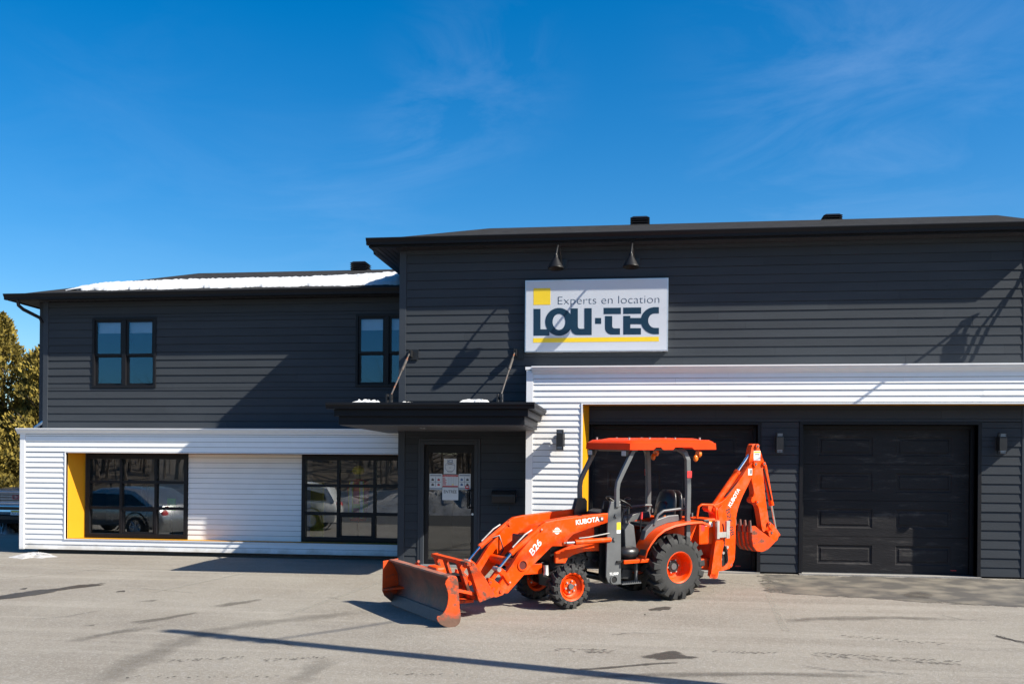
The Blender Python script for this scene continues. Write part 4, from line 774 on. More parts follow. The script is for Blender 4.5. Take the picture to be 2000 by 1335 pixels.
def make_car(name, loc, rot, paint, label, cat, suv=True, pick=False):
    c = empty(name, loc, label, cat); c.rotation_euler = (0, 0, rot)
    Lh = 2.3 if not pick else 2.85; W_ = .92 if not pick else 1.0; zb = .28 if not pick else .42; belt = (.98 if suv else .92) if not pick else 1.26; hood = belt-.06; top = 1.62 if suv else 1.45
    if pick: top = 1.88
    def sec(x, zt, wd, zbot=None): zbot = zb if zbot is None else zbot; return (x, [(0, zbot), (wd*.9, zbot), (wd, zbot+.12), (wd*1.02, lerp(zbot, zt, .6)), (wd*.97, zt-.05), (wd*.86, zt), (0, zt+.03)])
    xs = [sec(-Lh, belt-.2, W_*.86, zb+.2), sec(-Lh+.12, belt-.02, W_*.94), sec(-1.5, belt, W_), sec(.2, belt, W_), sec(1.0, hood, W_), sec(Lh-.55, hood-(.06 if not pick else .0), W_*.97), sec(Lh-.12, hood-(.2 if not pick else .04), W_*.9), sec(Lh, hood-(.38 if not pick else .10), W_*.8, zb+.12)]
    body = loft_x(xs).build('body', paint, c, smooth=35)
    def g_(x, z, wd): return (x, [(0, belt-.05), (wd, belt-.05), (wd*.86, z-.06), (wd*.74, z), (0, z+.02)])
    if pick: gs = [(-.62, belt), (-.5, top-.05), (.35, top), (.65, top-.1), (1.15, belt-.02)]
    elif suv: gs = [(-2.15, belt), (-1.9, top-.18), (-1.2, top-.02), (.1, top), (.45, top-.1), (1.1, belt-.03)]
    else: gs = [(-1.95, belt), (-1.2, top-.1), (-.5, top), (.1, top-.02), (.4, top-.12), (1.05, belt-.03)]
    def gsec(x, z, shr=0): wd = W_*.93; t = min(1, max(.03, (z-belt)/(top-belt))); return (x, [(0, belt-.05), (wd-shr, belt-.05), (lerp(wd, wd*.80, t)-shr, belt+(z-belt)*.93), (lerp(wd, wd*.72, t)-shr, max(belt-.03, z-.0)), (0, z+.02*t)])
    loft_x([gsec(x, max(z, belt+.02)) for x, z in gs]).build('cabin', paint, c, smooth=35)
    for s_ in (-1, 1):
        yy = W_*.93
        gl = []
        for x, z in gs[1:-1]: gl.append((x, z))
        x0, x1 = gs[0][0]+.25, gs[-1][0]-.2; poly = [(x0, belt+.03), (gs[1][0]+.12, gs[1][1]-.1), (gs[-2][0]-.05, top-.16), (x1, belt+.03)]
        MB().hexa([(poly[0][0], s_*(yy+.002), poly[0][1]), (poly[3][0], s_*(yy+.002), poly[3][1]), (poly[3][0], s_*(yy-.02), poly[3][1]), (poly[0][0], s_*(yy-.02), poly[0][1]), (poly[1][0], s_*(yy*.84+.022), poly[1][1]), (poly[2][0], s_*(yy*.83+.022), poly[2][1]), (poly[2][0], s_*(yy*.83), poly[2][1]), (poly[1][0], s_*(yy*.84), poly[1][1])]).build('side_window', m_cglass, c)
        MB().ell((.85, s_*(W_+.1), belt+.1), (.07, .11, .08)).build('mirror', paint, c, smooth=60)
    za, xa, xb_ = belt+.03, gs[-1][0], gs[-2][0]
    b = MB(); b.add([(xa-.02, -W_*.78, za+.02), (xa-.02, W_*.78, za+.02), (xb_+.08, W_*.62, top-.12), (xb_+.08, -W_*.62, top-.12)], [(0, 1, 2, 3)]); b.v = [(x+.03, y, z+.03) for x, y, z in b.v]; b.build('windscreen', m_cglass, c)
    for s_ in (-1, 1):
        MB().ell((-Lh+.06, s_*W_*.72, belt-.14), (.05, .13, .11)).build('tail_light', m_lred, c, smooth=60)
        if not pick: MB().ell((Lh-.16, s_*W_*.68, hood-.26), (.12, .15, .07)).build('headlight', m_lens, c, smooth=60)
        for x in (-1.4, 1.45 if not pick else 1.85):
            r = .34 if not pick else .40; car_wheel(c, x, s_*(W_-.09), r, .23, s_, m_alu)
            MB().lathe([(r+.05, -.02), (r+.085, -.02), (r+.085, .02), (r+.05, .02)], (x, s_*(W_+.005), r), 'y', 28).build('wheel_arch', m_blk, c, smooth=40)
    return c, dict(Lh=Lh, W=W_, zb=zb, belt=belt, hood=hood)
m_cglass = M('tinted_glass', (.012, .015, .018), .06, spec=.6)
m_silv = M('silver_paint', (.36, .37, .38), .25, .6, coat=.6); m_wcar = M('white_car_paint', (.72, .72, .70), .3, coat=.6); m_bcar = M('slate_paint', (.26, .31, .37), .25, .5, coat=.6)
make_car('parked_car', (-15.0, -6.6, gz(-6.6)), R(196), m_silv, 'silver hatchback parked out in the lot, mirrored in the window beside the yellow reveal', 'car', suv=False)
make_car('parked_car', (-12.9, -13.0, gz(-13)), R(172), m_wcar, 'white SUV parked out in the lot, mirrored in the window by the entrance', 'car')
# pickup nosing out behind the office wing
tk_, d_ = make_car('pickup_truck', (0, 0, 0), 0, m_bcar, 'slate grey pickup truck with chrome grille behind the white bay', 'truck', pick=True)
kk = G(26, 1041); front = np.array([kk[0], kk[1]]); TY = front[1]; ang = R(-93)
lx = U(0, 990, TY+.1)
tk_.location = (lx+1.0, TY+.85*0+2.55, 0); tk_.rotation_euler = (0, 0, ang)
X = d_['Lh']; hd = d_['hood']
b = MB(); b.box(X-.06, X+.02, -.62, .62, .78, .82); b.box(X-.06, X+.02, -.62, .62, 1.055, 1.095); b.box(X-.06, X+.02, -.66, -.60, .78, 1.095); b.box(X-.06, X+.02, .60, .66, .78, 1.095); b.build('grille_surround', m_chr, tk_, bevel=.012)
box('grille', m_blk, tk_, X-.1, X-.01, -.6, .6, .82, 1.055)
for k in range(3): box('grille_bar', m_blk, tk_, X-.02, X+.005, -.6, .6, .86+k*.07, .88+k*.07)
text('lettering', 'GMC', M('badge_red', (.5, .10, .12), .3), tk_, (X+.008, -.24, .895), (0, 1, 0), (0, 0, 1), .11, width=.48, thick=.01, offset=.02)
for s_ in (-1, 1): MB().box(X-.22, X-.01, s_*.68-.0 if s_ > 0 else -.95, .95 if s_ > 0 else -.68, .82, 1.08).build('headlight', m_lens, tk_, bevel=.03, fix=False)
MB().prism([(X-.2, .48), (X+.1, .5), (X+.14, .58), (X+.12, .74), (X-.1, .76), (X-.2, .74)], -1.0, 1.0, 'y').build('bumper', m_chr, tk_, bevel=.02)
box('bumper_intake', m_blk, tk_, X+.09, X+.146, -.5, .5, .63, .71)
MB().prism([(X-.2, .26), (X+.03, .28), (X+.07, .38), (X+.07, .485), (X-.2, .475)], -.92, .92, 'y').build('valance', m_blk, tk_, bevel=.02)
pl = box('licence_plate', m_lwht, tk_, X+.145, X+.152, -.17, .17, .50, .62); box('plate_band', m_lylw, pl, X+.1521, X+.153, -.15, .15, .575, .61); text('lettering', 'F27 308', m_lblk, pl, (X+.1521, -.13, .515), (0, 1, 0), (0, 0, 1), .045, width=.26, thick=.001)
# heaps of leftover snow by the corner
q0 = [G(*p)[:2] for p in ((10, 1088), (30, 1083), (50, 1079), (72, 1076), (92, 1079), (106, 1082), (98, 1086), (120, 1087), (84, 1090), (62, 1089), (40, 1092))]; mound('snow_heap', q0, .045, m_dsnow, 'flat heap of dirty snow at the corner of the white bay', lambda y: gz(y), 9)
q0 = [G(*p)[:2] for p in ((-30, 1040), (-20, 1022), (8, 1020), (24, 1030), (30, 1040), (10, 1043))]; mound('snow_heap', q0, .32, m_dsnow, 'knee-high bank of old snow beside the pickup truck', 0, 10)
# ================================================================== CEDARS
m_ced = M('cedar_foliage', (.24, .18, .036), .75, var=.45, vs=1.6, spec=.15, c2=(.075, .066, .02), c2s=2.6, c2t=(.45, .6))
def cedar(loc, h, r, seed, label):
    g = empty('cedar_tree', loc, label, 'tree', 'cedars beyond the office wing'); r_ = np.random.default_rng(seed)
    b = MB(); b.cyl((0, 0, -.05), (0, 0, h*.93), .13, .02, 8)
    for _ in range(26):
        z = r_.uniform(.15, .85)*h; t = r_.uniform(0, 6.28); q_ = r*.8*(1-z/h)**.7; b.tube([(0, 0, z), (q_*.6*math.cos(t), q_*.6*math.sin(t), z+.15), (q_*math.cos(t), q_*math.sin(t), z+.5)], [.03, .018, .006], 5)
    b.build('trunk', m_brk, g, smooth=60)
    n = 22000; z = h*r_.beta(1.15, 1.5, n); lob = 1+.22*np.sin(z*2.3+r_.uniform(0, 6))+0
    rad = r*np.power(np.clip(1-z/h, 0, 1), .72)*np.clip(.6+z/h*3, 0, 1)*1.12; th = r_.uniform(0, 2*math.pi, n)
    clump = .74+.30*np.sin(th*5+z*2.6+seed)*np.sin(th*3-z*4.1)+.16*np.sin(th*9+z*7)
    rr = rad*clump*lob*np.power(r_.uniform(.12, 1, n), .33)
    c = np.stack([rr*np.cos(th), rr*np.sin(th), z+.05], 1)
    d = np.stack([np.cos(th)*.55+r_.normal(0, .35, n), np.sin(th)*.55+r_.normal(0, .35, n), .8+r_.normal(0, .3, n)], 1); d /= np.linalg.norm(d, axis=1)[:, None]
    s_ = np.cross(d, r_.normal(0, 1, (n, 3))); s_ /= np.linalg.norm(s_, axis=1)[:, None]; l_ = r_.uniform(.06, .15, n)[:, None]; w_ = r_.uniform(.025, .06, n)[:, None]
    v = np.stack([c-d*l_*.4, c+s_*w_, c+d*l_*.8, c-s_*w_], 1).reshape(-1, 3)
    me = bpy.data.meshes.new('crown'); me.from_pydata(v.tolist(), [], [(4*i, 4*i+1, 4*i+2, 4*i+3) for i in range(n)]); me.materials.append(m_ced); o = bpy.data.objects.new('crown', me); col.objects.link(o); o.parent = g
    return g
for x, y, h, r, s_, lab in ((-21.3, 13.0, 6.8, 2.7, 1, 'tallest golden-green cedar, its peaked top rising over its neighbours'), (-19.2, 12.4, 6.1, 2.3, 2, 'golden-green cedar half hidden by the corner of the charcoal wall'), (-23.4, 12.2, 6.9, 2.5, 4, 'golden-green cedar behind the bank of old snow'), (-20.9, 10.6, 4.8, 2.2, 5, 'low bushy cedar directly behind the pickup truck'), (-16.6, 13.2, 4.6, 2.0, 3, 'golden-green cedar glimpsed through the window beside the yellow reveal')):
    cedar((x, y, 0), h, r, s_, lab)
# ================================================================== ACROSS THE STREET (seen only mirrored in the glass) AND THE UTILITY POLE
tip = G(334, 1231); t_ = (9.4-gz(-12))/2.8; top = tip-L*t_; base = np.array([top[0], top[1], gz(top[1])]); HP = 9.4
up_ = empty('utility_pole', tuple(base), 'tall wooden utility pole carrying the service cable, standing out in the lot', 'pole')
MB().cyl((0, 0, -.3), (0, 0, HP-base[2]), .165, .115, 20).build('pole', m_wood, up_, smooth=40)
for x in (0, .25, .5, .75): MB().lathe([(.001, 0), (.03, 0), (.05, .04), (.03, .07), (.045, .1), (.02, .14), (.001, .14)], (.03, -.15, HP-base[2]-.48-x), 'z', 12).build('insulator', m_galv, up_, smooth=50)
sv = empty('service_cable', (6.30, -.36, 5.05), 'black service cable with drip loops from the roof corner to the utility pole', 'cable'); o0 = np.array((6.30, -.36, 5.05))
A = np.array((6.42, -.38, 5.35)); E_ = top+np.array((0, 0, -1.2)); b = MB(); b.tube([lerp(A, E_, t)-o0-np.array((0, 0, 1.0*t*(1-t))) for t in np.linspace(0, 1, 24)], .02, 8); b.build('cable', m_blk, sv, smooth=60)
for dx in (0, .13):
    b = MB(); b.tube([A-o0, (.05-dx, -.03, .22), (-.03-dx, -.05, .0), (-.07-dx, -.06, -.3), (-.03-dx, -.05, -.50), (.03-dx, -.02, -.46), (.05-dx, .06, -.15), (.08, .2, .2), (.02, .30, .45)], .018, 8); b.build('drip_loop', m_blk, sv, smooth=60)
    MB().tube([(-.03-dx, -.055, -.02), (-.07-dx, -.065, -.30)], .045, 10).build('splice_sleeve', m_blk, sv, smooth=60)
m_soil = M('leaf_litter', (.105, .082, .06), .95, var=.4, vs=1.2, bump=.5, bs=4, c2=(.06, .05, .04), c2s=.8, c2t=(.4, .6))
xs = np.linspace(-90, 60, 61); b = MB()
for y, z in ((-30, -.25), (-33, .6), (-36, 1.8), (-42, 2.8), (-55, 3.2)):
    b.v += [(x, y+1.2*math.sin(x*.21)+.5*math.sin(x*.8), z+(.35*math.sin(x*.33+y)+.25*math.sin(x*.9) if z > 0 else 0)) for x in xs]
b.f = [(k*61+i, k*61+i+1, (k+1)*61+i+1, (k+1)*61+i) for k in range(4) for i in range(60)]
tag(b.build('wooded_bank', m_soil, smooth=60), kind='structure')
b = MB(); r_ = np.random.default_rng(3)
for _ in range(520):
    x, y = r_.uniform(-85, 50), r_.uniform(-40, -33); z = np.interp(-y, [30, 33, 36, 42, 55], [-.3, .5, 1.6, 2.5, 2.9]); h = r_.uniform(2.6, 4.6); lx, ly = r_.normal(0, .5, 2); rad = r_.uniform(.05, .15)
    b.tube([(x, y, z-.3), (x+lx*.4, y+ly*.4, z+h*.5), (x+lx, y+ly, z+h)], [rad, rad*.7, .02], 5)
    for k in range(7):
        t = r_.uniform(.3, .95); q_ = np.array((x+lx*t, y+ly*t, z+h*t)); dv = r_.normal(0, 1, 3)*np.array((1.1, 1.1, .5))+np.array((0, 0, 1.)); b.tube([q_, q_+dv*.6, q_+dv*1.3+np.array((0, 0, .3))], [rad*.4, rad*.25, .008], 4)
tag(b.build('bare_woodland', m_brk, fix=False), 'bare grey-brown winter woodland on the bank across the street', 'woodland', kind='stuff')
mound('ploughed_snow', [(-45, -27.5), (-20, -26.6), (5, -27), (25, -26.8), (25, -29.5), (0, -30), (-25, -29.6), (-45, -30)], 1.0, m_dsnow, 'long ploughed bank of dirty snow across the street', lambda y: gz(y), 12, .5)
# ================================================================== THE TRACTOR
tr = empty('backhoe_tractor', label='orange compact tractor with front loader blade, canopy roof and rear backhoe', cat='tractor')
tr.matrix_world = Matrix(((TH[0], TL[0], NRM[0], TO[0]), (TH[1], TL[1], NRM[1], TO[1]), (TH[2], TL[2], NRM[2], TO[2]), (0, 0, 0, 1)))
def tyre_mesh(r, w_, rr, n, lug):
    b = MB(); h = w_/2
    b.lathe([(rr, -h*.80), (rr+.012, -h*.92), (lerp(rr, r, .45), -h), (r-lug-.045, -h*.97), (r-lug-.012, -h*.86), (r-lug, -h*.5), (r-lug, h*.5), (r-lug-.012, h*.86), (r-lug-.045, h*.97), (lerp(rr, r, .45), h), (rr+.012, h*.92), (rr, h*.80)], (0, 0, 0), 'y', 56)
    def pt(t, y, q): return (q*math.cos(t), y, q*math.sin(t))
    for side in (-1, 1):
        for k in range(n):
            t0 = 2*math.pi*(k+(.5 if side > 0 else 0))/n; tw = 2*math.pi/n*.26; sk = 2*math.pi/n*.62
            # lug: two segments from the crown centre slanting out to the shoulder, then down the side
            ys = [-.06*w_, .30*w_, .47*w_, .515*w_]; ts = [t0+sk, t0+sk*.25, t0, t0-.0]; ro = [r, r-.004, r-.018, r-lug-.055]; ri = [r-lug-.012, r-lug-.012, r-lug-.05, r-lug-.075]; ww = [.75, 1, 1.15, 1.0]
            ring = []
            for y, t, a, c, w2 in zip(ys, ts, ro, ri, ww):
                ring.append([pt(t-tw*w2, side*y, c), pt(t-tw*w2*.82, side*y, a), pt(t+tw*w2*.82, side*y, a), pt(t+tw*w2, side*y, c)])
            v = [p for q in ring for p in q]; f = [(4*m_+i, 4*m_+(i+1) % 4, 4*m_+4+(i+1) % 4, 4*m_+4+i) for m_ in range(3) for i in range(4)]+[(0, 1, 2, 3), (15, 14, 13, 12)]
            b.add(v, f)
    return b
def wheel(x, y, r, w_, rr, n, lug, dish, side, rot=0):
    b = MB(); s_ = side; h = w_/2
    prof = [(rr+.012, h*.80), (rr+.022, h*.90), (rr+.010, h*.93), (rr-.008, h*.86), (rr-.022, h*.55), (rr-.03, dish+.05), (rr-.045, dish+.012), (rr*.62, dish), (rr*.56, dish+.02), (rr*.30, dish+.022), (.001, dish+.022)]
    b.lathe([(a, c*s_) for a, c in prof], (0, 0, 0), 'y', 40); b.lathe([(rr+.012, -h*.8*s_), (rr-.03, -h*.6*s_), (rr-.03, dish*s_)], (0, 0, 0), 'y', 40)
    o = b.build('wheel', m_org, tr, smooth=38); o.location = (x, y, r); o.rotation_euler = (0, rot, 0)
    ty = tyre_mesh(r, w_, rr, n, lug).build('tyre', m_rub, o, smooth=30)
    MB().cyl((0, dish*s_, 0), (0, (dish+.055)*s_, 0), rr*.26, rr*.22, 20).build('hub', m_grey, o, smooth=40)
    for k in range(6):
        t = 2*math.pi*k/6; MB().cyl((rr*.43*math.cos(t), (dish+.015)*s_, rr*.43*math.sin(t)), (rr*.43*math.cos(t), (dish+.04)*s_, rr*.43*math.sin(t)), .014, n=6).build('bolt', m_galv, o)
    MB().tube([(rr*.55, (dish+.02)*s_, rr*.62), (rr*.6, (dish+.05)*s_, rr*.66)], .01, 6).build('valve', m_blk, o)
RR, FR = .467, .303
for s_ in (-1, 1):
    wheel(-.02, s_*.475, RR, .35, .212, 17, .05, -.02 if s_ > 0 else .0, s_, .1)
    wheel(1.72, s_*.445, FR, .24, .178, 15, .034, .035, s_, .25)
# chassis, engine, axles
b = MB(); b.box(-.35, .75, -.17, .17, .38, .72); b.cyl((-.02, -.5, RR), (-.02, .5, RR), .09, n=16); b.box(.75, 2.05, -.13, .13, .46, .60); b.build('chassis', m_blk, tr, bevel=.01)
b = MB(); b.cyl((1.72, -.40, FR), (1.72, .40, FR), .06, n=12); b.box(1.60, 1.84, -.12, .12, .26, .48); b.cyl((1.72, .33, FR-.02), (1.72, .33, FR+.2), .045, n=10); b.cyl((1.72, -.33, FR-.02), (1.72, -.33, FR+.2), .045, n=10); b.build('front_axle', m_blk, tr, smooth=40)
b = MB(); b.box(1.0, 1.85, -.2, .2, .50, .82); 
r_ = np.random.default_rng(5)
for _ in range(26):
    x, z = r_.uniform(1.02, 1.62), r_.uniform(.42, .80); b.cyl((x, .19, z), (x, .19+r_.uniform(.02, .07), z), r_.uniform(.012, .05), n=10)
for _ in range(7):
    x, z = r_.uniform(1.02, 1.6), r_.uniform(.45, .78); b.tube([(x, .22, z), (x+r_.uniform(-.15, .15), .27, z-.04), (x+r_.uniform(-.3, .3), .22, z+r_.uniform(-.1, .1))], .012, 6)
b.build('engine', m_eng, tr, smooth=40)
MB().tube([(1.98, .30, .58), (1.98, .31, .50), (2.0, .34, .44)], [.035, .035, .042], 12).build('exhaust', m_galv, tr, smooth=50)
# hood
def hs_(x, zt, wd, zb): return (x, [(0, zb), (wd, zb), (wd*1.02, lerp(zb, zt, .5)), (wd*.97, zt-.09), (wd*.78, zt-.025), (0, zt)])
loft_x([hs_(.98, 1.215, .285, .80), hs_(1.3, 1.205, .285, .80), hs_(1.65, 1.17, .275, .82), hs_(1.95, 1.11, .26, .82), hs_(2.14, 1.0, .235, .72), hs_(2.20, .82, .22, .66)]).build('hood', m_org, tr, smooth=40, bevel=.012)
for s_ in (-1, 1):
    pp = TP(((1138, 1079), (1105, 1083), (1092, 1088), (1084, 1098), (1083, 1076), (1083, 1068), (1118, 1060), (1145, 1062), (1170, 1064), (1180, 1066), (1180, 1074)), .30); MB().prism([T(*p, .3) for p in ((1084, 1099), (1103, 1099), (1108, 1089), (1120, 1082), (1142, 1076), (1182, 1074), (1182, 1058), (1142, 1060), (1115, 1064), (1084, 1078))], s_*.27, s_*.315, 'y').build('side_panel', m_org, tr, bevel=.006)
    box('air_intake', m_blk, tr, 1.03, 1.20, *sorted((s_*.287, s_*.296)), .88, 1.06)
b = MB(); b.box(2.19, 2.23, -.2, .2, .55, .98); b.build('grille', m_blk, tr, bevel=.02)
box('front_guard', m_org, tr, 2.0, 2.3, -.24, .24, .46, .60, bevel=.01)
box('hood_badge', m_lwht, tr, 1.07, 1.12, .292, .2955, 1.03, 1.06)
# loader masts
yL = .44
for s_ in (-1, 1):
    near = s_ > 0
    pm = [T(*p, yL+.03) for p in ((1194, 979), (1209, 978), (1213, 984), (1213, 1140), (1196, 1141), (1188, 1136), (1184, 1125), (1186, 1060), (1188, 1002))]
    ms = MB().prism(pm, s_*yL, s_*(yL+.028), 'y').build('loader_mast', m_grey, tr, bevel=.004)
    MB().prism([(x+.035, z) for x, z in pm], s_*(yL-.11), s_*(yL-.09), 'y').build('inner_plate', m_blk, ms)
    for p in ((1203, 1006), (1200, 1052)):
        x, z = T(*p, yL+.03); MB().cyl((x, s_*(yL-.1), z), (x, s_*(yL+.05), z), .028, n=16).build('pin', m_grey, ms, smooth=40)
    for p in ((1209, 979), (1209, 985)): x, z = T(*p, yL+.03); MB().cyl((x, s_*(yL+.02), z), (x, s_*(yL+.045), z), .012, n=8).build('bolt', m_galv, ms)
    x, z = T(1199, 1131, yL+.03); q = MB(); q.lathe([(.046, -.03), (.062, -.03), (.062, .014), (.046, .014), (.046, -.03)], (x, s_*(yL+.026), z), 'y', 24); q.build('torque_tube_ring', m_grey, ms, smooth=40); MB().cyl((x, s_*(yL+.0285), z), (x, s_*(yL+.0295), z), .046, n=24).build('bore_shade', m_blk, ms)  # black disc paints the shade inside the ring
    if near:
        x0_, z0_ = T(1207, 1028, yL+.03); MB().box(x0_-.045, x0_+.02, yL+.0282, yL+.0295, z0_-.09, z0_+.005).build('warning_decal', m_lwht, ms, fix=False); MB().box(x0_-.045, x0_+.02, yL+.0296, yL+.0302, z0_-.045, z0_+.06).build('decal_yellow', m_lylw, ms, fix=False)
        x1_, z1_ = T(1188, 1120, yL+.03); text('lettering', 'TL500', m_lwht, ms, (x1_-.02, yL+.0284, z1_-.02), (-1, 0, 0), (0, 0, 1), .034, width=.15, thick=.001, offset=.02, shear=.2)
    # boom
    bp = [(1192, 1001), (1150, 1006), (1115, 1011), (1085, 1015), (1066, 1019), (1057, 1025), (1052, 1031), (1050, 1037), (1014, 1080), (976, 1139), (984, 1158), (992, 1158), (1036, 1108), (1079, 1066), (1100, 1066), (1106, 1063), (1109, 1054), (1120, 1043), (1146, 1033.5), (1192, 1018)]
    arm = MB().prism([T(*p, yL+.025) for p in bp], s_*(yL-.045), s_*(yL+.024), 'y').build('loader_arm', m_org, tr, bevel=.007)
    x, z = T(1021, 1103, yL+.03); q = MB(); q.lathe([(.058, -.01), (.074, -.01), (.074, .012), (.058, .012), (.058, -.01)], (x, s_*(yL+.026), z), 'y', 24); q.build('tube_collar', m_org, arm, smooth=40); MB().cyl((x, s_*(yL+.0245), z), (x, s_*(yL+.0265), z), .058, n=24).build('bore_shade', M('bore_shade_red', (.10, .008, .004), .6), arm)  # dark red disc paints the shaded hollow of the cross tube
    for p in ((1057, 1033), (1102, 1059), (995, 1136), (977, 1155)): px_, pz_ = T(*p, yL+.03); MB().cyl((px_, s_*(yL-.06), pz_), (px_, s_*(yL+.042), pz_), .024, n=14).build('pin', m_org, arm, smooth=40); MB().cyl((px_, s_*(yL+.042), pz_), (px_, s_*(yL+.05), pz_), .012, n=8).build('bolt', m_galv, arm)
    if near:
        ax, az = T(1125, 1024, yL+.025); bx_, bz_ = T(1170, 1017, yL+.025); d3 = np.array((bx_-ax, 0, bz_-az)); ln = np.linalg.norm(d3); d3 /= ln
        text('lettering', 'KUBOTA', m_lwht, arm, (ax, yL+.0245, az), d3, np.cross((0, 1, 0), d3), .062, width=ln*1.02, thick=.0015, offset=.028)
        x_, z_ = T(1174, 1013, yL+.025); MB().box(x_-.04, x_+.035, yL+.0245, yL+.0258, z_-.03, z_+.03).build('label', m_lblk, arm, fix=False); MB().box(x_-.03, x_+.0, yL+.0259, yL+.0264, z_-.012, z_+.02).build('label_print', m_lwht, arm, fix=False)
        ax, az = T(1040, 1085, yL+.025); bx_, bz_ = T(1058, 1061, yL+.025); d3 = np.array((bx_-ax, 0, bz_-az)); ln = np.linalg.norm(d3); d3 /= ln
        text('lettering', 'B26', m_lwht, arm, (ax, yL+.0245, az), d3, np.cross((0, 1, 0), d3), .085, width=ln*1.05, thick=.0015, offset=.02, shear=.15)
        x_, z_ = T(1088, 1036, yL+.025); bb = MB(); bb.add([(x_+.045*math.cos(t), yL+.026, z_+.045*math.sin(t)) for t in np.linspace(0, 2*math.pi, 21)[:-1]], [tuple(range(20))]); bb.build('emblem', m_lwht, arm, fix=False); MB().box(x_-.075, x_+.075, yL+.0262, yL+.0272, z_-.022, z_+.016).build('emblem_band', M('emblem_orange', (.75, .2, .08), .4), arm, fix=False); MB().box(x_-.06, x_+.06, yL+.0273, yL+.0278, z_-.01, z_+.004).build('emblem_line', m_lwht, arm, fix=False)
    # lift cylinder and tilt cylinder
    yc = s_*(yL+.0)
    a, c = T(1102, 1059, yL), T(1190, 1053, yL); A3 = np.array((a[0], yc+s_*.05, a[1])); C3 = np.array((c[0], yc+s_*.02, c[1]))
    cy = MB().cyl(lerp(A3, C3, .20), C3, .034, n=18).build('lift_cylinder', m_org, tr, smooth=40); MB().cyl(A3, lerp(A3, C3, .21), .019, n=14).build('rod', m_chr, cy, smooth=40); MB().cyl(lerp(A3, C3, .19), lerp(A3, C3, .23), .037, n=18).build('gland', m_org, cy, smooth=40); MB().tube([lerp(A3, C3, .28)+np.array((0, 0, .05)), lerp(A3, C3, .5)+np.array((0, 0, .055)), lerp(A3, C3, .98)+np.array((0, 0, .09))], .012, 6).build('hose', m_blk, cy, smooth=50)
    a, c = T(1056, 1032, yL), T(973, 1111, yL); A3 = np.array((a[0], yc, a[1])); C3 = np.array((c[0], yc, c[1])); up3 = np.array((.02, 0, .035))
    cy = MB().cyl(A3+up3*.3, lerp(A3, C3, .66)+up3, .036, n=18).build('tilt_cylinder', m_org, tr, smooth=40); MB().cyl(lerp(A3, C3, .65)+up3, C3, .019, n=14).build('rod', m_chr, cy, smooth=40); MB().cyl(lerp(A3, C3, .63)+up3, lerp(A3, C3, .68)+up3, .040, n=18).build('gland', m_org, cy, smooth=40)
    MB().tube([lerp(A3, C3, .15)+up3*1.9, lerp(A3, C3, .3)+up3*2.4, lerp(A3, C3, .6)+up3*2.1], .011, 6).build('hydraulic_line', m_galv, cy, smooth=50)
    if not near: MB().tube([lerp(A3, C3, .55)+up3*1.5, lerp(A3, C3, .35)+np.array((-.05, .05, .02)), lerp(A3, C3, .45)+np.array((-.15, .1, -.12)), lerp(A3, C3, .6)+np.array((-.1, .12, -.22))], .012, 6).build('hose', m_blk, cy, smooth=50)
    # bell crank, link
    cr_ = [T(*p, yL+.02) for p in ((970, 1107), (976, 1106), (984, 1112), (993, 1124), (998, 1136), (994, 1141), (988, 1134), (982, 1124), (972, 1116))]
    MB().prism(cr_, s_*(yL+.02), s_*(yL+.045), 'y').build('bell_crank', m_org, tr, bevel=.004); MB().prism(cr_, s_*(yL-.07), s_*(yL-.05), 'y').build('bell_crank', m_org, tr, bevel=.004)
    a, c = T(973, 1112, yL), T(955, 1137, yL); MB().rect_tube([(a[0], yc, a[1]), (c[0], yc, c[1])], .06, .05, (0, 1, 0)).build('tilt_link', m_org, tr, bevel=.005)
    for p in ((973, 1111),): px_, pz_ = T(*p, yL+.03); MB().cyl((px_, s_*(yL-.08), pz_), (px_, s_*(yL+.06), pz_), .03, n=14).build('pin', m_galv, tr, smooth=40)
    # coupler ear
    ear = [T(*p, .46) for p in ((952, 1127), (962, 1130), (985, 1149), (980, 1160), (966, 1165), (948, 1160))]
    MB().prism(ear, s_*.43, s_*.50, 'y').build('coupler_ear', m_org, tr, bevel=.005)
    for p in ((957, 1137), (963, 1149), (978, 1154)): px_, pz_ = T(*p, .5); MB().cyl((px_, s_*.42, pz_), (px_, s_*.515, pz_), .022, n=12).build('pin', m_orgd, tr, smooth=40)
    # attachment frame side plate
    sp = [T(*p, .55) for p in ((918, 1097), (924, 1096), (947, 1126), (966, 1158), (965, 1165), (937, 1176), (935, 1172))]
    MB().prism(sp, s_*.515, s_*.545, 'y').build('frame_side_plate', m_orgd, tr, bevel=.004)
x, z = T(1021, 1103, yL); MB().cyl((x, -yL, z), (x, yL, z), .062, n=22).build('cross_tube', m_org, tr, smooth=40)
x, z = T(1190, 1131, yL); MB().cyl((x-.02, -yL, z), (x-.02, yL, z), .05, n=16).build('torque_tube', m_blk, tr, smooth=40)
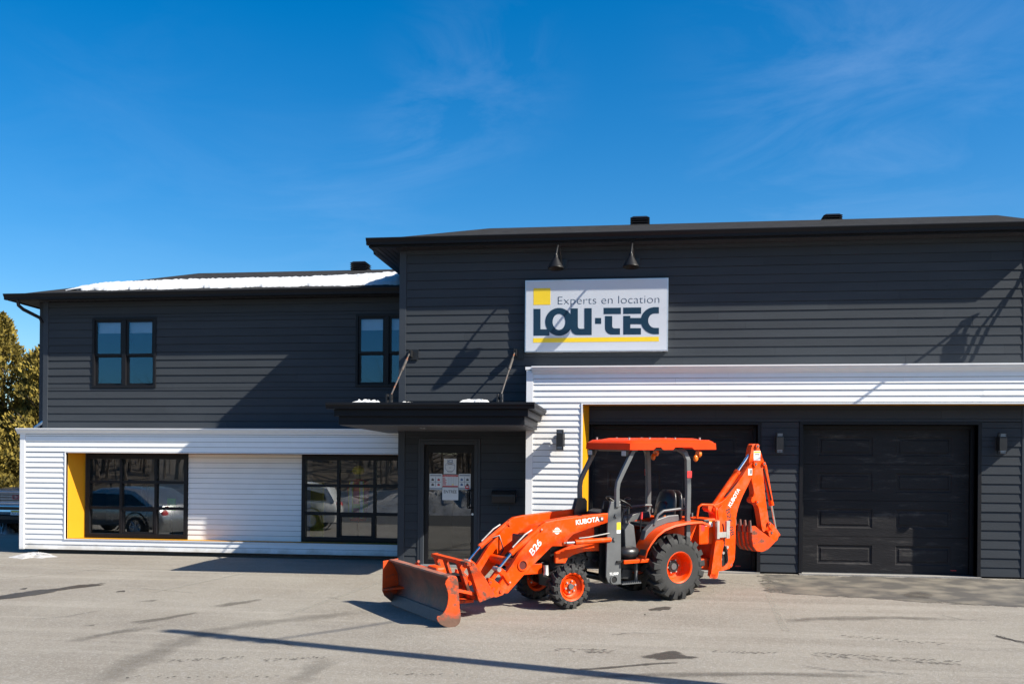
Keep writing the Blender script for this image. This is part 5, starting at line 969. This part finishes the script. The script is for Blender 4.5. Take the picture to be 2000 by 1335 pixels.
# attachment frame + blade
ft, fb = T(918, 1098, .53), T(936, 1173, .53)
MB().prism([(ft[0]-.03, ft[1]-.05), (ft[0]+.05, ft[1]-.04), (ft[0]+.05, ft[1]+.005), (ft[0]-.03, ft[1]+.01)], -.545, .545, 'y').build('frame_top_bar', m_orgd, tr, bevel=.006)
MB().prism([(fb[0]-.08, fb[1]), (fb[0]+.02, fb[1]), (fb[0]+.02, fb[1]+.05), (fb[0]-.08, fb[1]+.05)], -.515, .515, 'y').build('frame_bottom_bar', m_orgd, tr, bevel=.006)
for y in (-.50, -.2, .2, .50): MB().hexa([(fb[0]-.03, y-.05, fb[1]+.05), (fb[0]+.01, y-.05, fb[1]+.05), (fb[0]+.01, y+.05, fb[1]+.05), (fb[0]-.03, y+.05, fb[1]+.05), (ft[0]-.02, y-.05, ft[1]-.05), (ft[0]+.02, y-.05, ft[1]-.05), (ft[0]+.02, y+.05, ft[1]-.05), (ft[0]-.02, y+.05, ft[1]-.05)]).build('frame_upright', m_orgd, tr, bevel=.005)
BX = 3.66
b = MB(); b.box(3.1, BX-.08, -.16, .16, .42, .50); b.build('push_beam', m_blk, tr, bevel=.006); b = MB(); b.box(3.08, BX-.06, -.34, .34, .17, .21); b.box(3.08, BX-.08, .10, .14, .21, .42); b.box(3.08, BX-.08, -.14, -.10, .21, .42); b.build('push_frame', m_orgd, tr, bevel=.005)
MB().rect_tube([(BX-.10, -.62, .50), (3.18, -.45, .36)], .04, .04, (0, 0, 1)).build('brace', m_orgd, tr); MB().rect_tube([(BX-.10, .62, .42), (3.12, .45, .30)], .04, .04, (0, 0, 1)).build('brace', m_orgd, tr)
box('ballast_block', m_org, tr, BX-.17, BX-.03, .08, .38, .555, .66, bevel=.03); box('spring_mount', m_orgd, tr, BX-.12, BX-.05, -.35, -.05, .565, .61, bevel=.01); MB().tube([(BX-.1, -.5, .56), (BX-.08, -.28, .66)], .02, 8).build('trip_lever', m_orgd, tr)
mb_ = [(BX+.06, .605), (BX-.0, .53), (BX-.05, .42), (BX-.065, .30), (BX-.05, .18), (BX-.01, .09), (BX+.02, .055)]
prof = mb_+[(x-.022, z+(.012 if i == 0 else 0)) for i, (x, z) in reversed(list(enumerate(mb_)))]
bl = MB().prism(prof, -.93, .93, 'y').build('blade', m_blade, tr, smooth=30)
MB().prism([(BX-.045, .575), (BX+.075, .60), (BX+.075, .625), (BX-.03, .625)], -.935, .935, 'y').build('top_rail', m_rail, bl, bevel=.004)
MB().prism([(BX-.018, .14), (BX+.045, .008), (BX+.06, .012), (BX-.0, .145)], -.93, .93, 'y').build('cutting_edge', m_edge, bl, bevel=.002)
for y in (-.62, 0, .62): MB().prism([(BX-.04, .56), (BX-.09, .3), (BX-.03, .08), (BX-.06, .08), (BX-.13, .3), (BX-.09, .57)], y-.012, y+.012, 'y').build('stiffener', m_orgd, bl)
def chaikin(p, k=2):
    for _ in range(k): p = [q for i in range(len(p)) for q in ((.75*p[i][0]+.25*p[(i+1) % len(p)][0], .75*p[i][1]+.25*p[(i+1) % len(p)][1]), (.25*p[i][0]+.75*p[(i+1) % len(p)][0], .25*p[i][1]+.75*p[(i+1) % len(p)][1]))]
    return p
near_pl = [(BX+.06, .625), (BX-.03, .63), (BX-.06, .57), (BX-.07, .4), (BX-.075, .25), (BX-.10, .13), (BX-.08, .04), (BX+.0, .0), (BX+.10, .015), (BX+.20, .07), (BX+.235, .16), (BX+.16, .16), (BX+.09, .25), (BX+.065, .40), (BX+.10, .5), (BX+.12, .555)]
MB().prism(chaikin(near_pl, 1), .931, .951, 'y').build('end_plate', m_plate, bl, bevel=.003)
MB().prism([(BX-.06, .63), (BX+.16, .605), (BX+.17, .2), (BX+.14, .13), (BX-.0, .01), (BX-.09, .03), (BX-.06, .4)], -.951, -.931, 'y').build('end_plate', m_plate, bl, bevel=.003)
MB().hexa([(BX-.06, -.93, .24), (BX+.17, -.93, .205), (BX+.17, -.89, .205), (BX-.06, -.72, .24), (BX-.06, -.93, .265), (BX+.17, -.93, .23), (BX+.17, -.89, .23), (BX-.06, -.72, .265)]).build('gusset', m_orgd, bl)
# platform, fenders, seat
box('platform', m_blk, tr, .15, .95, -.5, .5, .575, .60); box('platform_edge', m_org, tr, .42, .86, .5, .53, .555, .605, bevel=.006); box('platform_edge', m_org, tr, .42, .86, -.53, -.5, .555, .605, bevel=.006)
st = MB(); st.box(.52, .85, .36, .47, .26, .275); 
for k in range(9): st.prism([(.53+k*.035, .275), (.545+k*.035, .275), (.5375+k*.035, .297)], .36, .47, 'y')
st.box(.55, .58, .38, .42, .27, .56); st.build('step', m_grey, tr, fix=True)
b = MB(); b.box(.25, .85, -.3, .3, .42, .57); b.prism([(.6, .30), (.78, .32), (.74, .46), (.55, .44)], .25, .33, 'y'); b.build('belly_box', m_eng, tr, bevel=.01)
fpath = [T(*p, .5) for p in ((1252, 1086), (1256, 1072), (1263, 1059), (1275, 1043), (1290, 1031), (1310, 1023), (1335, 1018), (1362, 1016), (1378, 1022))]
for s_ in (-1, 1):
    b = MB(); k0 = 0; y0, y1 = s_*.30, s_*.60
    for (x, z) in fpath: b.v += [(x, y0, z), (x, y1, z-.0), (x, y1+s_*.012, z-.028), (x, y1, z-.034), (x, y0, z-.02)]
    for i in range(len(fpath)-1): b.f += [(5*i+j, 5*i+(j+1) % 5, 5*i+5+(j+1) % 5, 5*i+5+j) for j in range(5)]
    b.f += [(0, 1, 2, 3, 4), tuple(5*(len(fpath)-1)+j for j in (4, 3, 2, 1, 0))]
    fd = b.build('fender', m_org, tr, smooth=30)
    MB().prism([(x, z-.02) for x, z in fpath]+[(-.45, .70), (.15, .56), (.55, .56)], s_*.285, s_*.305, 'y').build('inner_panel', m_org, fd)
    MB().prism([(x-.02, z+.005) for x, z in fpath[2:7]]+[(-.18, 1.19), (.0, 1.185), (.22, 1.13), (.4, .98)], s_*.30, s_*.40, 'y').build('side_console', m_grey, fd, bevel=.01)
    MB().tube([(.26, s_*.40, 1.06), (.20, s_*.41, 1.20), (.10, s_*.41, 1.255), (-.2, s_*.41, 1.275), (-.30, s_*.41, 1.27)], .02, 10).build('grab_rail', m_grey, fd, smooth=50)
    x, z = T(1368, 1020, .5); box('tail_lamp', m_blk, fd, -.58, -.48, *sorted((s_*.36, s_*.60)), 1.06, 1.12, bevel=.012)
    if s_ > 0:
        MB().hexa([(fpath[0][0]+.004, .45, fpath[0][1]+.02), (fpath[0][0]+.004, .58, fpath[0][1]+.02), (fpath[0][0]+.001, .58, fpath[0][1]+.02), (fpath[0][0]+.001, .45, fpath[0][1]+.02), (fpath[1][0]+.006, .45, fpath[1][1]), (fpath[1][0]+.006, .58, fpath[1][1]), (fpath[1][0]+.002, .58, fpath[1][1]), (fpath[1][0]+.002, .45, fpath[1][1])]).build('decal', m_lblk, fd)
seat = MB(); 
def rbox(b, x0, x1, y0, y1, z0, z1): return b.box(x0, x1, y0, y1, z0, z1)
sb = MB().prism(chaikin([(-.30, .95), (.20, .97), (.24, 1.02), (.20, 1.07), (-.1, 1.05), (-.30, 1.04)], 1), -.24, .24, 'y').build('seat', m_vin, tr, bevel=.03, seg=3)
def pad(pts, y0, y1, name, par): return MB().prism(chaikin(pts, 2), y0, y1, 'y').build(name, m_vin, par, bevel=.035, seg=4)
secs = []
for z, rx, ry in ((1.04, .05, .18), (1.12, .07, .235), (1.25, .07, .24), (1.38, .065, .225), (1.48, .055, .19), (1.53, .035, .12)): secs.append((z, rx, ry))
q = ring_loft(secs, 20); q.v = [(x-.22-.16*(z-1.04), y, z) for x, y, z in q.v]; q.build('backrest', m_vin, sb, smooth=60)
q = ring_loft([(1.10, .04, .12), (1.2, .045, .14), (1.32, .04, .12), (1.36, .03, .08)], 16); q.v = [(x-.165-.16*(z-1.04), y, z) for x, y, z in q.v]; q.build('lumbar_pad', m_vin, sb, smooth=60)
q = ring_loft([(z, rx*.9, ry*.95) for z, rx, ry in secs], 20); q.v = [(x-.36-.10*(z-1.04), y, z-.01) for x, y, z in q.v]; q.build('rear_seat_back', m_vin, sb, smooth=60)
box('seat_mount', m_blk, tr, -.28, .15, -.18, .18, .66, .95, bevel=.01)
# dash, steering, levers
MB().prism([(.62, .60), (.98, .60), (.98, 1.24), (.86, 1.28), (.72, 1.22), (.68, 1.0)], -.24, .24, 'y').build('dashboard', m_blk, tr, bevel=.015)
MB().prism([(.50, .64), (.70, .64), (.72, 1.0), (.64, 1.10), (.56, 1.06)], .22, .34, 'y').build('control_box', m_grey, tr, bevel=.01)
c0 = np.array((.60, .02, 1.37)); nx = np.array((-.45, 0, .9)); nx /= np.linalg.norm(nx); e1 = np.array((0, 1., 0)); e2 = np.cross(nx, e1)
sw_ = MB().tube([c0+.185*(math.cos(t)*e1+math.sin(t)*e2) for t in np.linspace(0, 2*math.pi, 33)], .014, 8, False).build('steering_wheel', m_blk, tr, smooth=60)
for t in (0.3, 2.4, 4.5): MB().tube([c0-nx*.03, c0+.185*(math.cos(t)*e1+math.sin(t)*e2)], .009, 6).build('spoke', m_blk, sw_)
MB().tube([c0-nx*.03, c0-nx*.25], .025, 8).build('column', m_blk, tr)
for (x, y, z0, x2, z2, m) in ((.40, .27, .95, .38, 1.24, m_lred), (-.02, .36, 1.05, .05, 1.18, m_amber), (.12, .34, 1.0, .16, 1.13, m_lylw), (.32, -.30, 1.0, .25, 1.38, m_blk), (-.34, .38, 1.15, -.30, 1.42, m_galv), (.62, .26, 1.08, .60, 1.30, m_blk), (.5, -.1, 1.1, .55, 1.5, m_blk)):
    lv = MB().tube([(x, y, z0), (lerp(x, x2, .75), y, lerp(z0, z2, .75))], .009, 6).build('lever', m_blk, tr); MB().tube([(lerp(x, x2, .65), y, lerp(z0, z2, .65)), (x2, y, z2)], .02, 8).build('knob', m, lv, smooth=60)
MB().tube([(.42, -.2, 1.0), (.36, -.22, 1.2), (.30, -.2, 1.36)], .012, 6).build('joystick', m_blk, tr); MB().ell((.28, -.2, 1.39), (.06, .045, .03)).build('armrest_pad', m_blk, tr, smooth=60)
MB().ell((.66, .34, .68), (.19, .13, .10)).build('foot_bag', m_vin, tr, smooth=60)
# canopy posts and roof
for s_ in (-1, 1):
    MB().rect_tube([(-.285, s_*.47, .86), (-.29, s_*.47, 1.55), (-.275, s_*.47, 1.98), (-.24, s_*.45, 2.08), (-.16, s_*.40, 2.14)], .055, .075, (0, 1, 0)).build('rear_post', m_grey, tr, bevel=.008)
    fp = [T(*p, .47) for p in ((1205, 990), (1205, 955), (1207, 942), (1214, 926), (1240, 872))]
    MB().rect_tube([(x, s_*.47, z) for x, z in fp], .05, .062, (0, 1, 0)).build('front_post', m_grey, tr, bevel=.008)
    MB().box(-.345, -.325, *sorted((s_*.42, s_*.52)), 1.16, 1.22).build('post_bracket', m_grey, tr, fix=False)
    MB().box(-.327, -.2445, *sorted((s_*.502, s_*.506)), 1.72, 1.82).build('reflector', m_lred, tr, fix=False)
    wlp = empty('work_light'); wlp.parent = tr
    bpy.data.objects.remove(wlp)
    wl_ = box('work_light', m_blk, tr, .755, .80, s_*.42-.055, s_*.42+.055, 2.035, 2.115, bevel=.008); box('lens', m_lens, wl_, .80, .808, s_*.42-.048, s_*.42+.048, 2.042, 2.108)
    fl = MB().cyl((-.43, s_*.50, 2.06), (-.47, s_*.50, 2.06), .05, n=18).build('flasher', m_amber, tr, smooth=40); MB().tube([(-.44, s_*.50, 2.1), (-.42, s_*.48, 2.14)], .01, 6).build('stem', m_blk, fl); MB().ell((-.40, s_*.50, 2.00), (.04, .03, .05)).build('lens', m_amber, fl, smooth=60)
b = MB(); b.cyl((-.22, -.40, 2.13), (-.22, .40, 2.13), .03, n=8); b.cyl((.62, -.47, 2.12), (.62, .47, 2.12), .02, n=8); b.build('roof_frame', m_grey, tr)
# roof: rounded moulded shell
nx_, ny_ = 36, 26; b = MB(); top_v, bot_v = [], []
def roofz(a, c):
    m_ = max(abs(a), abs(c)*1.0); edge = min(1, max(0, (1-abs(a))/.10))*min(1, max(0, (1-abs(c))/.14)); base = 2.215+.045*edge**.6
    pan = 1/(1+math.exp(-(.70-m_)*40)); return base+.018*pan+.006*math.cos(c*math.pi*3)*pan+.006*(1-a*a)
def lowz(a, c): return 2.125+.035*(abs(c) > .9)*(1 if -.42 < a < .02 or .32 < a < .5 else 0)
for i in range(nx_+1):
    for j in range(ny_+1):
        a, c = 2*i/nx_-1, 2*j/ny_-1; k = 1-.035*abs(c)**6; k2 = 1-.05*abs(a)**6
        x, y = .03+.785*a*k, .575*c*k2; b.v.append((x, y, roofz(a, c)))
N0 = len(b.v)
for i in range(nx_+1):
    for j in range(ny_+1):
        a, c = 2*i/nx_-1, 2*j/ny_-1; k = 1-.035*abs(c)**6; k2 = 1-.05*abs(a)**6; x, y = .03+.79*a*k, .58*c*k2
        inn = abs(a) < .93 and abs(c) < .93; b.v.append((x, y, 2.165 if inn else lowz(a, c)))
I = lambda i, j: i*(ny_+1)+j
for i in range(nx_):
    for j in range(ny_): b.f += [(I(i, j), I(i+1, j), I(i+1, j+1), I(i, j+1)), (N0+I(i, j), N0+I(i, j+1), N0+I(i+1, j+1), N0+I(i+1, j))]
for i in range(nx_):
    for j in (0, ny_): b.f.append((I(i, j), I(i+1, j), N0+I(i+1, j), N0+I(i, j)))
for j in range(ny_):
    for i in (0, nx_): b.f.append((I(i, j), I(i, j+1), N0+I(i, j+1), N0+I(i, j)))
rfo = b.build('canopy_roof', m_roofp if False else M('roof_plastic', (.76, .042, .003), .45, var=.08, vs=3, spec=.12), tr, smooth=42)
for x in (-.55, -.1, .35, .7):
    for s_ in (-1, 1): MB().cyl((x, s_*.40, 2.26), (x, s_*.40, 2.296), .014, n=8).build('roof_bolt', m_galv, rfo)
# ---- backhoe
def ZP(pts, y): return [T(1360+a/4.767, 850+c/4.767, y) for a, c in pts]
def Z3(p, y): x, z = ZP([p], y)[0]; return np.array((x, y, z))
fr_ = MB(); q = [T(*p, .28) for p in ((1372, 1018), (1391, 1018), (1391, 1062), (1386, 1066), (1372, 1040))]
box('tank', m_org, tr, -.98, -.66, -.30, .28, .72, 1.10, bevel=.02)
for (a0_, a1_, c0_, c1_, mm_) in ((-.96, -.85, .98, 1.06, m_lwht), (-.84, -.78, .99, 1.05, m_lwht), (-.955, -.855, 1.045, 1.06, m_lylw), (-.76, -.70, .92, 1.04, m_lred)): box('decal', mm_, tr, a0_, a1_, .2805, .2815, c0_, c1_)
box('subframe', m_orgd, tr, -1.05, -.3, -.22, .22, .36, .50, bevel=.01); box('subframe_upright', m_org, tr, -1.12, -.98, -.26, .26, .30, .98, bevel=.012)
MB().tube([(-.62, .26, 1.06), (-.66, .26, 1.28), (-.72, .26, 1.31), (-.93, .26, 1.30), (-.98, .26, 1.26), (-1.0, .26, 1.06)], .017, 10).build('guard_rail', m_org, tr, smooth=50)
for s_, ys in ((1, .30), (-1, -.30)):
    sl = ZP(((158, 790), (205, 780), (238, 960), (246, 985), (182, 1325), (150, 1330), (118, 1305), (165, 960)), .30)
    so_ = MB().prism(sl, ys-.04, ys+.04, 'y').build('stabiliser', m_org, tr, bevel=.008)
    if s_ > 0:
        MB().hexa([tuple(Z3((130, 1290), .34)), tuple(Z3((185, 1290), .34)), tuple(Z3((185, 1290), .26)), tuple(Z3((130, 1290), .26)), tuple(Z3((125, 1325), .34)), tuple(Z3((178, 1328), .34)), tuple(Z3((178, 1328), .26)), tuple(Z3((125, 1325), .26))]).build('foot', m_orgd, so_)
        for a, c in (((195, 795), (215, 960)), ((282, 795), (310, 955))):
            (xa, za), (xb2, zb2) = ZP([(a[0], a[1])], .38)[0], ZP([(c[0], c[1])], .38)[0]; MB().box(min(xa, xb2), max(xa, xb2), .345, .385, min(za, zb2), max(za, zb2)).build('bracket_plate', m_galv, so_, fix=False)
        (xa, za), (xb2, zb2) = ZP([(216, 900)], .38)[0], ZP([(282, 945)], .38)[0]; MB().box(min(xa, xb2), max(xa, xb2), .348, .382, min(za, zb2), max(za, zb2)).build('bracket_plate', m_galv, so_, fix=False)
sw2 = MB().prism(ZP(((150, 690), (200, 640), (240, 760), (250, 990), (300, 1060), (290, 1150), (270, 1230), (190, 1255), (160, 1200), (200, 1000), (165, 800)), 0), -.11, .11, 'y').build('swing_post', m_org, tr, bevel=.01)
yb = .08
boom = MB().prism(chaikin(ZP(((108, 670), (135, 640), (180, 645), (262, 605), (330, 525), (420, 400), (500, 270), (535, 248), (565, 285), (530, 370), (492, 455), (425, 590), (388, 700), (372, 800), (368, 1130), (352, 1190), (312, 1222), (278, 1205), (285, 1150), (298, 1070), (262, 1010), (250, 900), (235, 800), (170, 715), (125, 712)), yb), 1), -.07, .07, 'y').build('boom', m_org, tr, bevel=.008)
for p, rr_ in (((175, 680), .045), ((545, 265), .04), ((312, 1200), .04), ((275, 1040), .03), ((245, 1085), .025)): q3 = Z3(p, yb); MB().cyl((q3[0], -.10, q3[2]), (q3[0], .10, q3[2]), rr_, n=16).build('pin', m_org, boom, smooth=40); MB().cyl((q3[0], .10, q3[2]), (q3[0], .108, q3[2]), rr_*.5, n=8).build('bolt', m_grey, boom)
a3, c3 = Z3((322, 668), yb), Z3((412, 505), yb); d3 = c3-a3; ln = np.linalg.norm(d3); d3 /= ln
text('lettering', 'KUBOTA', m_lwht, boom, (a3[0], .0708, a3[2]), d3, np.cross((0, 1, 0), d3), .062, width=ln, thick=.0015, offset=.028)
a3, c3 = Z3((281, 690), yb), Z3((325, 935), yb); d3 = c3-a3; ln = np.linalg.norm(d3); d3 /= ln
text('lettering', 'B26 08', m_lblk, boom, (a3[0], .0705, a3[2]), d3, np.cross((0, 1, 0), d3), .075, width=ln, thick=.001, offset=.01)
a3 = Z3((505, 338), yb); MB().box(a3[0]-.04, a3[0]+.04, .0705, .0715, a3[2]-.05, a3[2]+.05).build('decal', m_lwht, boom, fix=False); MB().box(a3[0]-.03, a3[0]-.002, .0716, .0722, a3[2]-.03, a3[2]+.035).build('decal_print', m_lblk, boom, fix=False)
A3, C3 = Z3((155, 665), 0), Z3((548, 95), 0)
cy = MB().cyl(A3, lerp(A3, C3, .56), .045, n=18).build('boom_cylinder', m_org, tr, smooth=40); MB().cyl(lerp(A3, C3, .55), C3, .024, n=14).build('rod', m_chr, cy, smooth=40); MB().cyl(lerp(A3, C3, .54), lerp(A3, C3, .58), .05, n=18).build('gland', m_org, cy, smooth=40)
MB().tube([lerp(A3, C3, .2)+np.array((-.05, .03, -.04)), lerp(A3, C3, .5)+np.array((-.08, .05, -.05)), lerp(A3, C3, .75)+np.array((-.08, .04, -.06)), C3+np.array((-.03, .03, -.15))], .016, 8).build('hose', m_blk, cy, smooth=50)
dp = MB().prism(chaikin(ZP(((528, 92), (552, 76), (582, 84), (612, 150), (642, 245), (648, 275), (628, 290), (640, 420), (662, 640), (690, 800), (672, 862), (640, 905), (622, 880), (605, 760), (588, 660), (560, 632), (522, 622), (524, 588), (548, 560), (545, 500), (520, 395), (530, 300), (496, 262), (512, 190)), yb), 1), -.055, .055, 'y').build('dipper', m_org, tr, bevel=.008)
for p, rr_ in (((568, 98), .035), ((553, 265), .03), ((630, 262), .03), ((565, 618), .025), ((697, 905), .03), ((680, 818), .025)): q3 = Z3(p, yb); MB().cyl((q3[0], -.09, q3[2]), (q3[0], .09, q3[2]), rr_, n=14).build('pin', m_org, dp, smooth=40); MB().cyl((q3[0], .09, q3[2]), (q3[0], .097, q3[2]), rr_*.55, n=8).build('bolt', m_grey, dp)
q3 = Z3((572, 182), yb); MB().box(q3[0]-.075, q3[0]+.06, .0555, .0566, q3[2]-.085, q3[2]+.065).build('decal', m_lwht, dp, fix=False); MB().box(q3[0]-.07, q3[0]+.055, .0567, .0572, q3[2]+.03, q3[2]+.058).build('decal_yellow', m_lylw, dp, fix=False); MB().box(q3[0]-.06, q3[0]+.04, .0567, .0572, q3[2]-.0, q3[2]+.018).build('decal_print', m_lblk, dp, fix=False)
A3, C3 = Z3((632, 275), .0), Z3((738, 862), .0)
cy = MB().cyl(A3, lerp(A3, C3, .62), .036, n=18).build('bucket_cylinder', m_org, tr, smooth=40); MB().cyl(lerp(A3, C3, .61), C3, .019, n=14).build('rod', m_chr, cy, smooth=40); MB().cyl(lerp(A3, C3, .59), lerp(A3, C3, .635), .041, n=18).build('gland', m_org, cy, smooth=40); MB().tube([A3+np.array((.06, .05, -.05)), lerp(A3, C3, .25)+np.array((.05, .05, 0)), lerp(A3, C3, .55)+np.array((.03, .05, .0))], .013, 8).build('hose', m_blk, cy, smooth=50)
for s_ in (-1, 1): MB().prism(chaikin(ZP(((664, 805), (690, 800), (782, 915), (775, 938), (752, 935), (672, 850)), yb), 1), s_*.065, s_*.085, 'y').build('bucket_link', m_org, tr, bevel=.004)
# bucket
yk = .19
side = ZP(((514, 845), (548, 840), (600, 885), (725, 975), (738, 985), (705, 1022), (660, 1065), (610, 1082), (562, 1074), (530, 1030), (518, 960)), yk)
bk = None
for s_ in (-1, 1):
    o = MB().prism(side, s_*(yk-.02), s_*yk, 'y')
    if bk is None: bk = o.build('bucket', m_orgd, tr, bevel=.003)
    else: o.build('side_plate', m_orgd, bk, bevel=.003)
shell = ZP(((514, 842), (518, 960), (530, 1030), (562, 1074), (610, 1082), (660, 1065), (705, 1022), (738, 985)), yk); sh2 = [(x, z) for x, z in shell]; cx_ = np.mean([p[0] for p in shell]); cz_ = np.mean([p[1] for p in shell])+.1
inn = [(lerp(x, cx_, .06), lerp(z, cz_, .06)) for x, z in shell]; MB().prism(shell+inn[::-1], -yk+.021, yk-.021, 'y').build('shell', m_blade, bk, smooth=40)
for y in (-.10, 0., .10): MB().prism([(x+.012*0, z) for x, z in [(lerp(x, cx_, -.04), lerp(z, cz_, -.04)) for x, z in shell[:6]]+[(lerp(x, cx_, .0), lerp(z, cz_, .0)) for x, z in shell[:6]][::-1]], y-.02, y+.02, 'y').build('wear_strip', m_orgd, bk)
tx, tz = shell[0]
for y in (-.165, -.055, .055, .165): MB().hexa([(tx-.02, y-.035, tz-.10), (tx+.03, y-.035, tz-.10), (tx+.03, y+.035, tz-.10), (tx-.02, y+.035, tz-.10), (tx+.0, y-.014, tz+.085), (tx+.022, y-.014, tz+.085), (tx+.022, y+.014, tz+.085), (tx+.0, y+.014, tz+.085)]).build('tooth', m_blade, bk, bevel=.004)
q3 = Z3((697, 905), yb); MB().prism(chaikin(ZP(((660, 905), (697, 875), (770, 920), (745, 990), (700, 975)), yb), 1), -.09, .09, 'y').build('bucket_hinge', m_org, bk, bevel=.005)

for pts_, rr_ in ((((232, 985), (262, 1030), (285, 1090), (290, 1160), (280, 1190)), .014), (((200, 990), (235, 1045), (240, 1120), (225, 1180), (215, 1230)), .012), (((246, 820), (258, 900), (262, 1000), (240, 1060)), .012)):
    MB().tube([Z3(p, .15)+np.array((0, .0, 0)) for p in pts_], rr_, 8).build('hose', m_blk, tr, smooth=60)
for p in ((278, 1037), (215, 1150), (212, 1190), (240, 1090)): q3 = Z3(p, .14); MB().cyl((q3[0], .09, q3[2]), (q3[0], .175, q3[2]), .022, n=10).build('fitting', m_galv, tr, smooth=40)
MB().prism(ZP(((252, 1015), (296, 1065), (283, 1150), (274, 1205), (206, 1215), (215, 1100), (232, 1010)), .125), .111, .125, 'y').build('gap_shade_plate', m_blk, tr)  # black plate painted in for the dark gap beside the boom foot
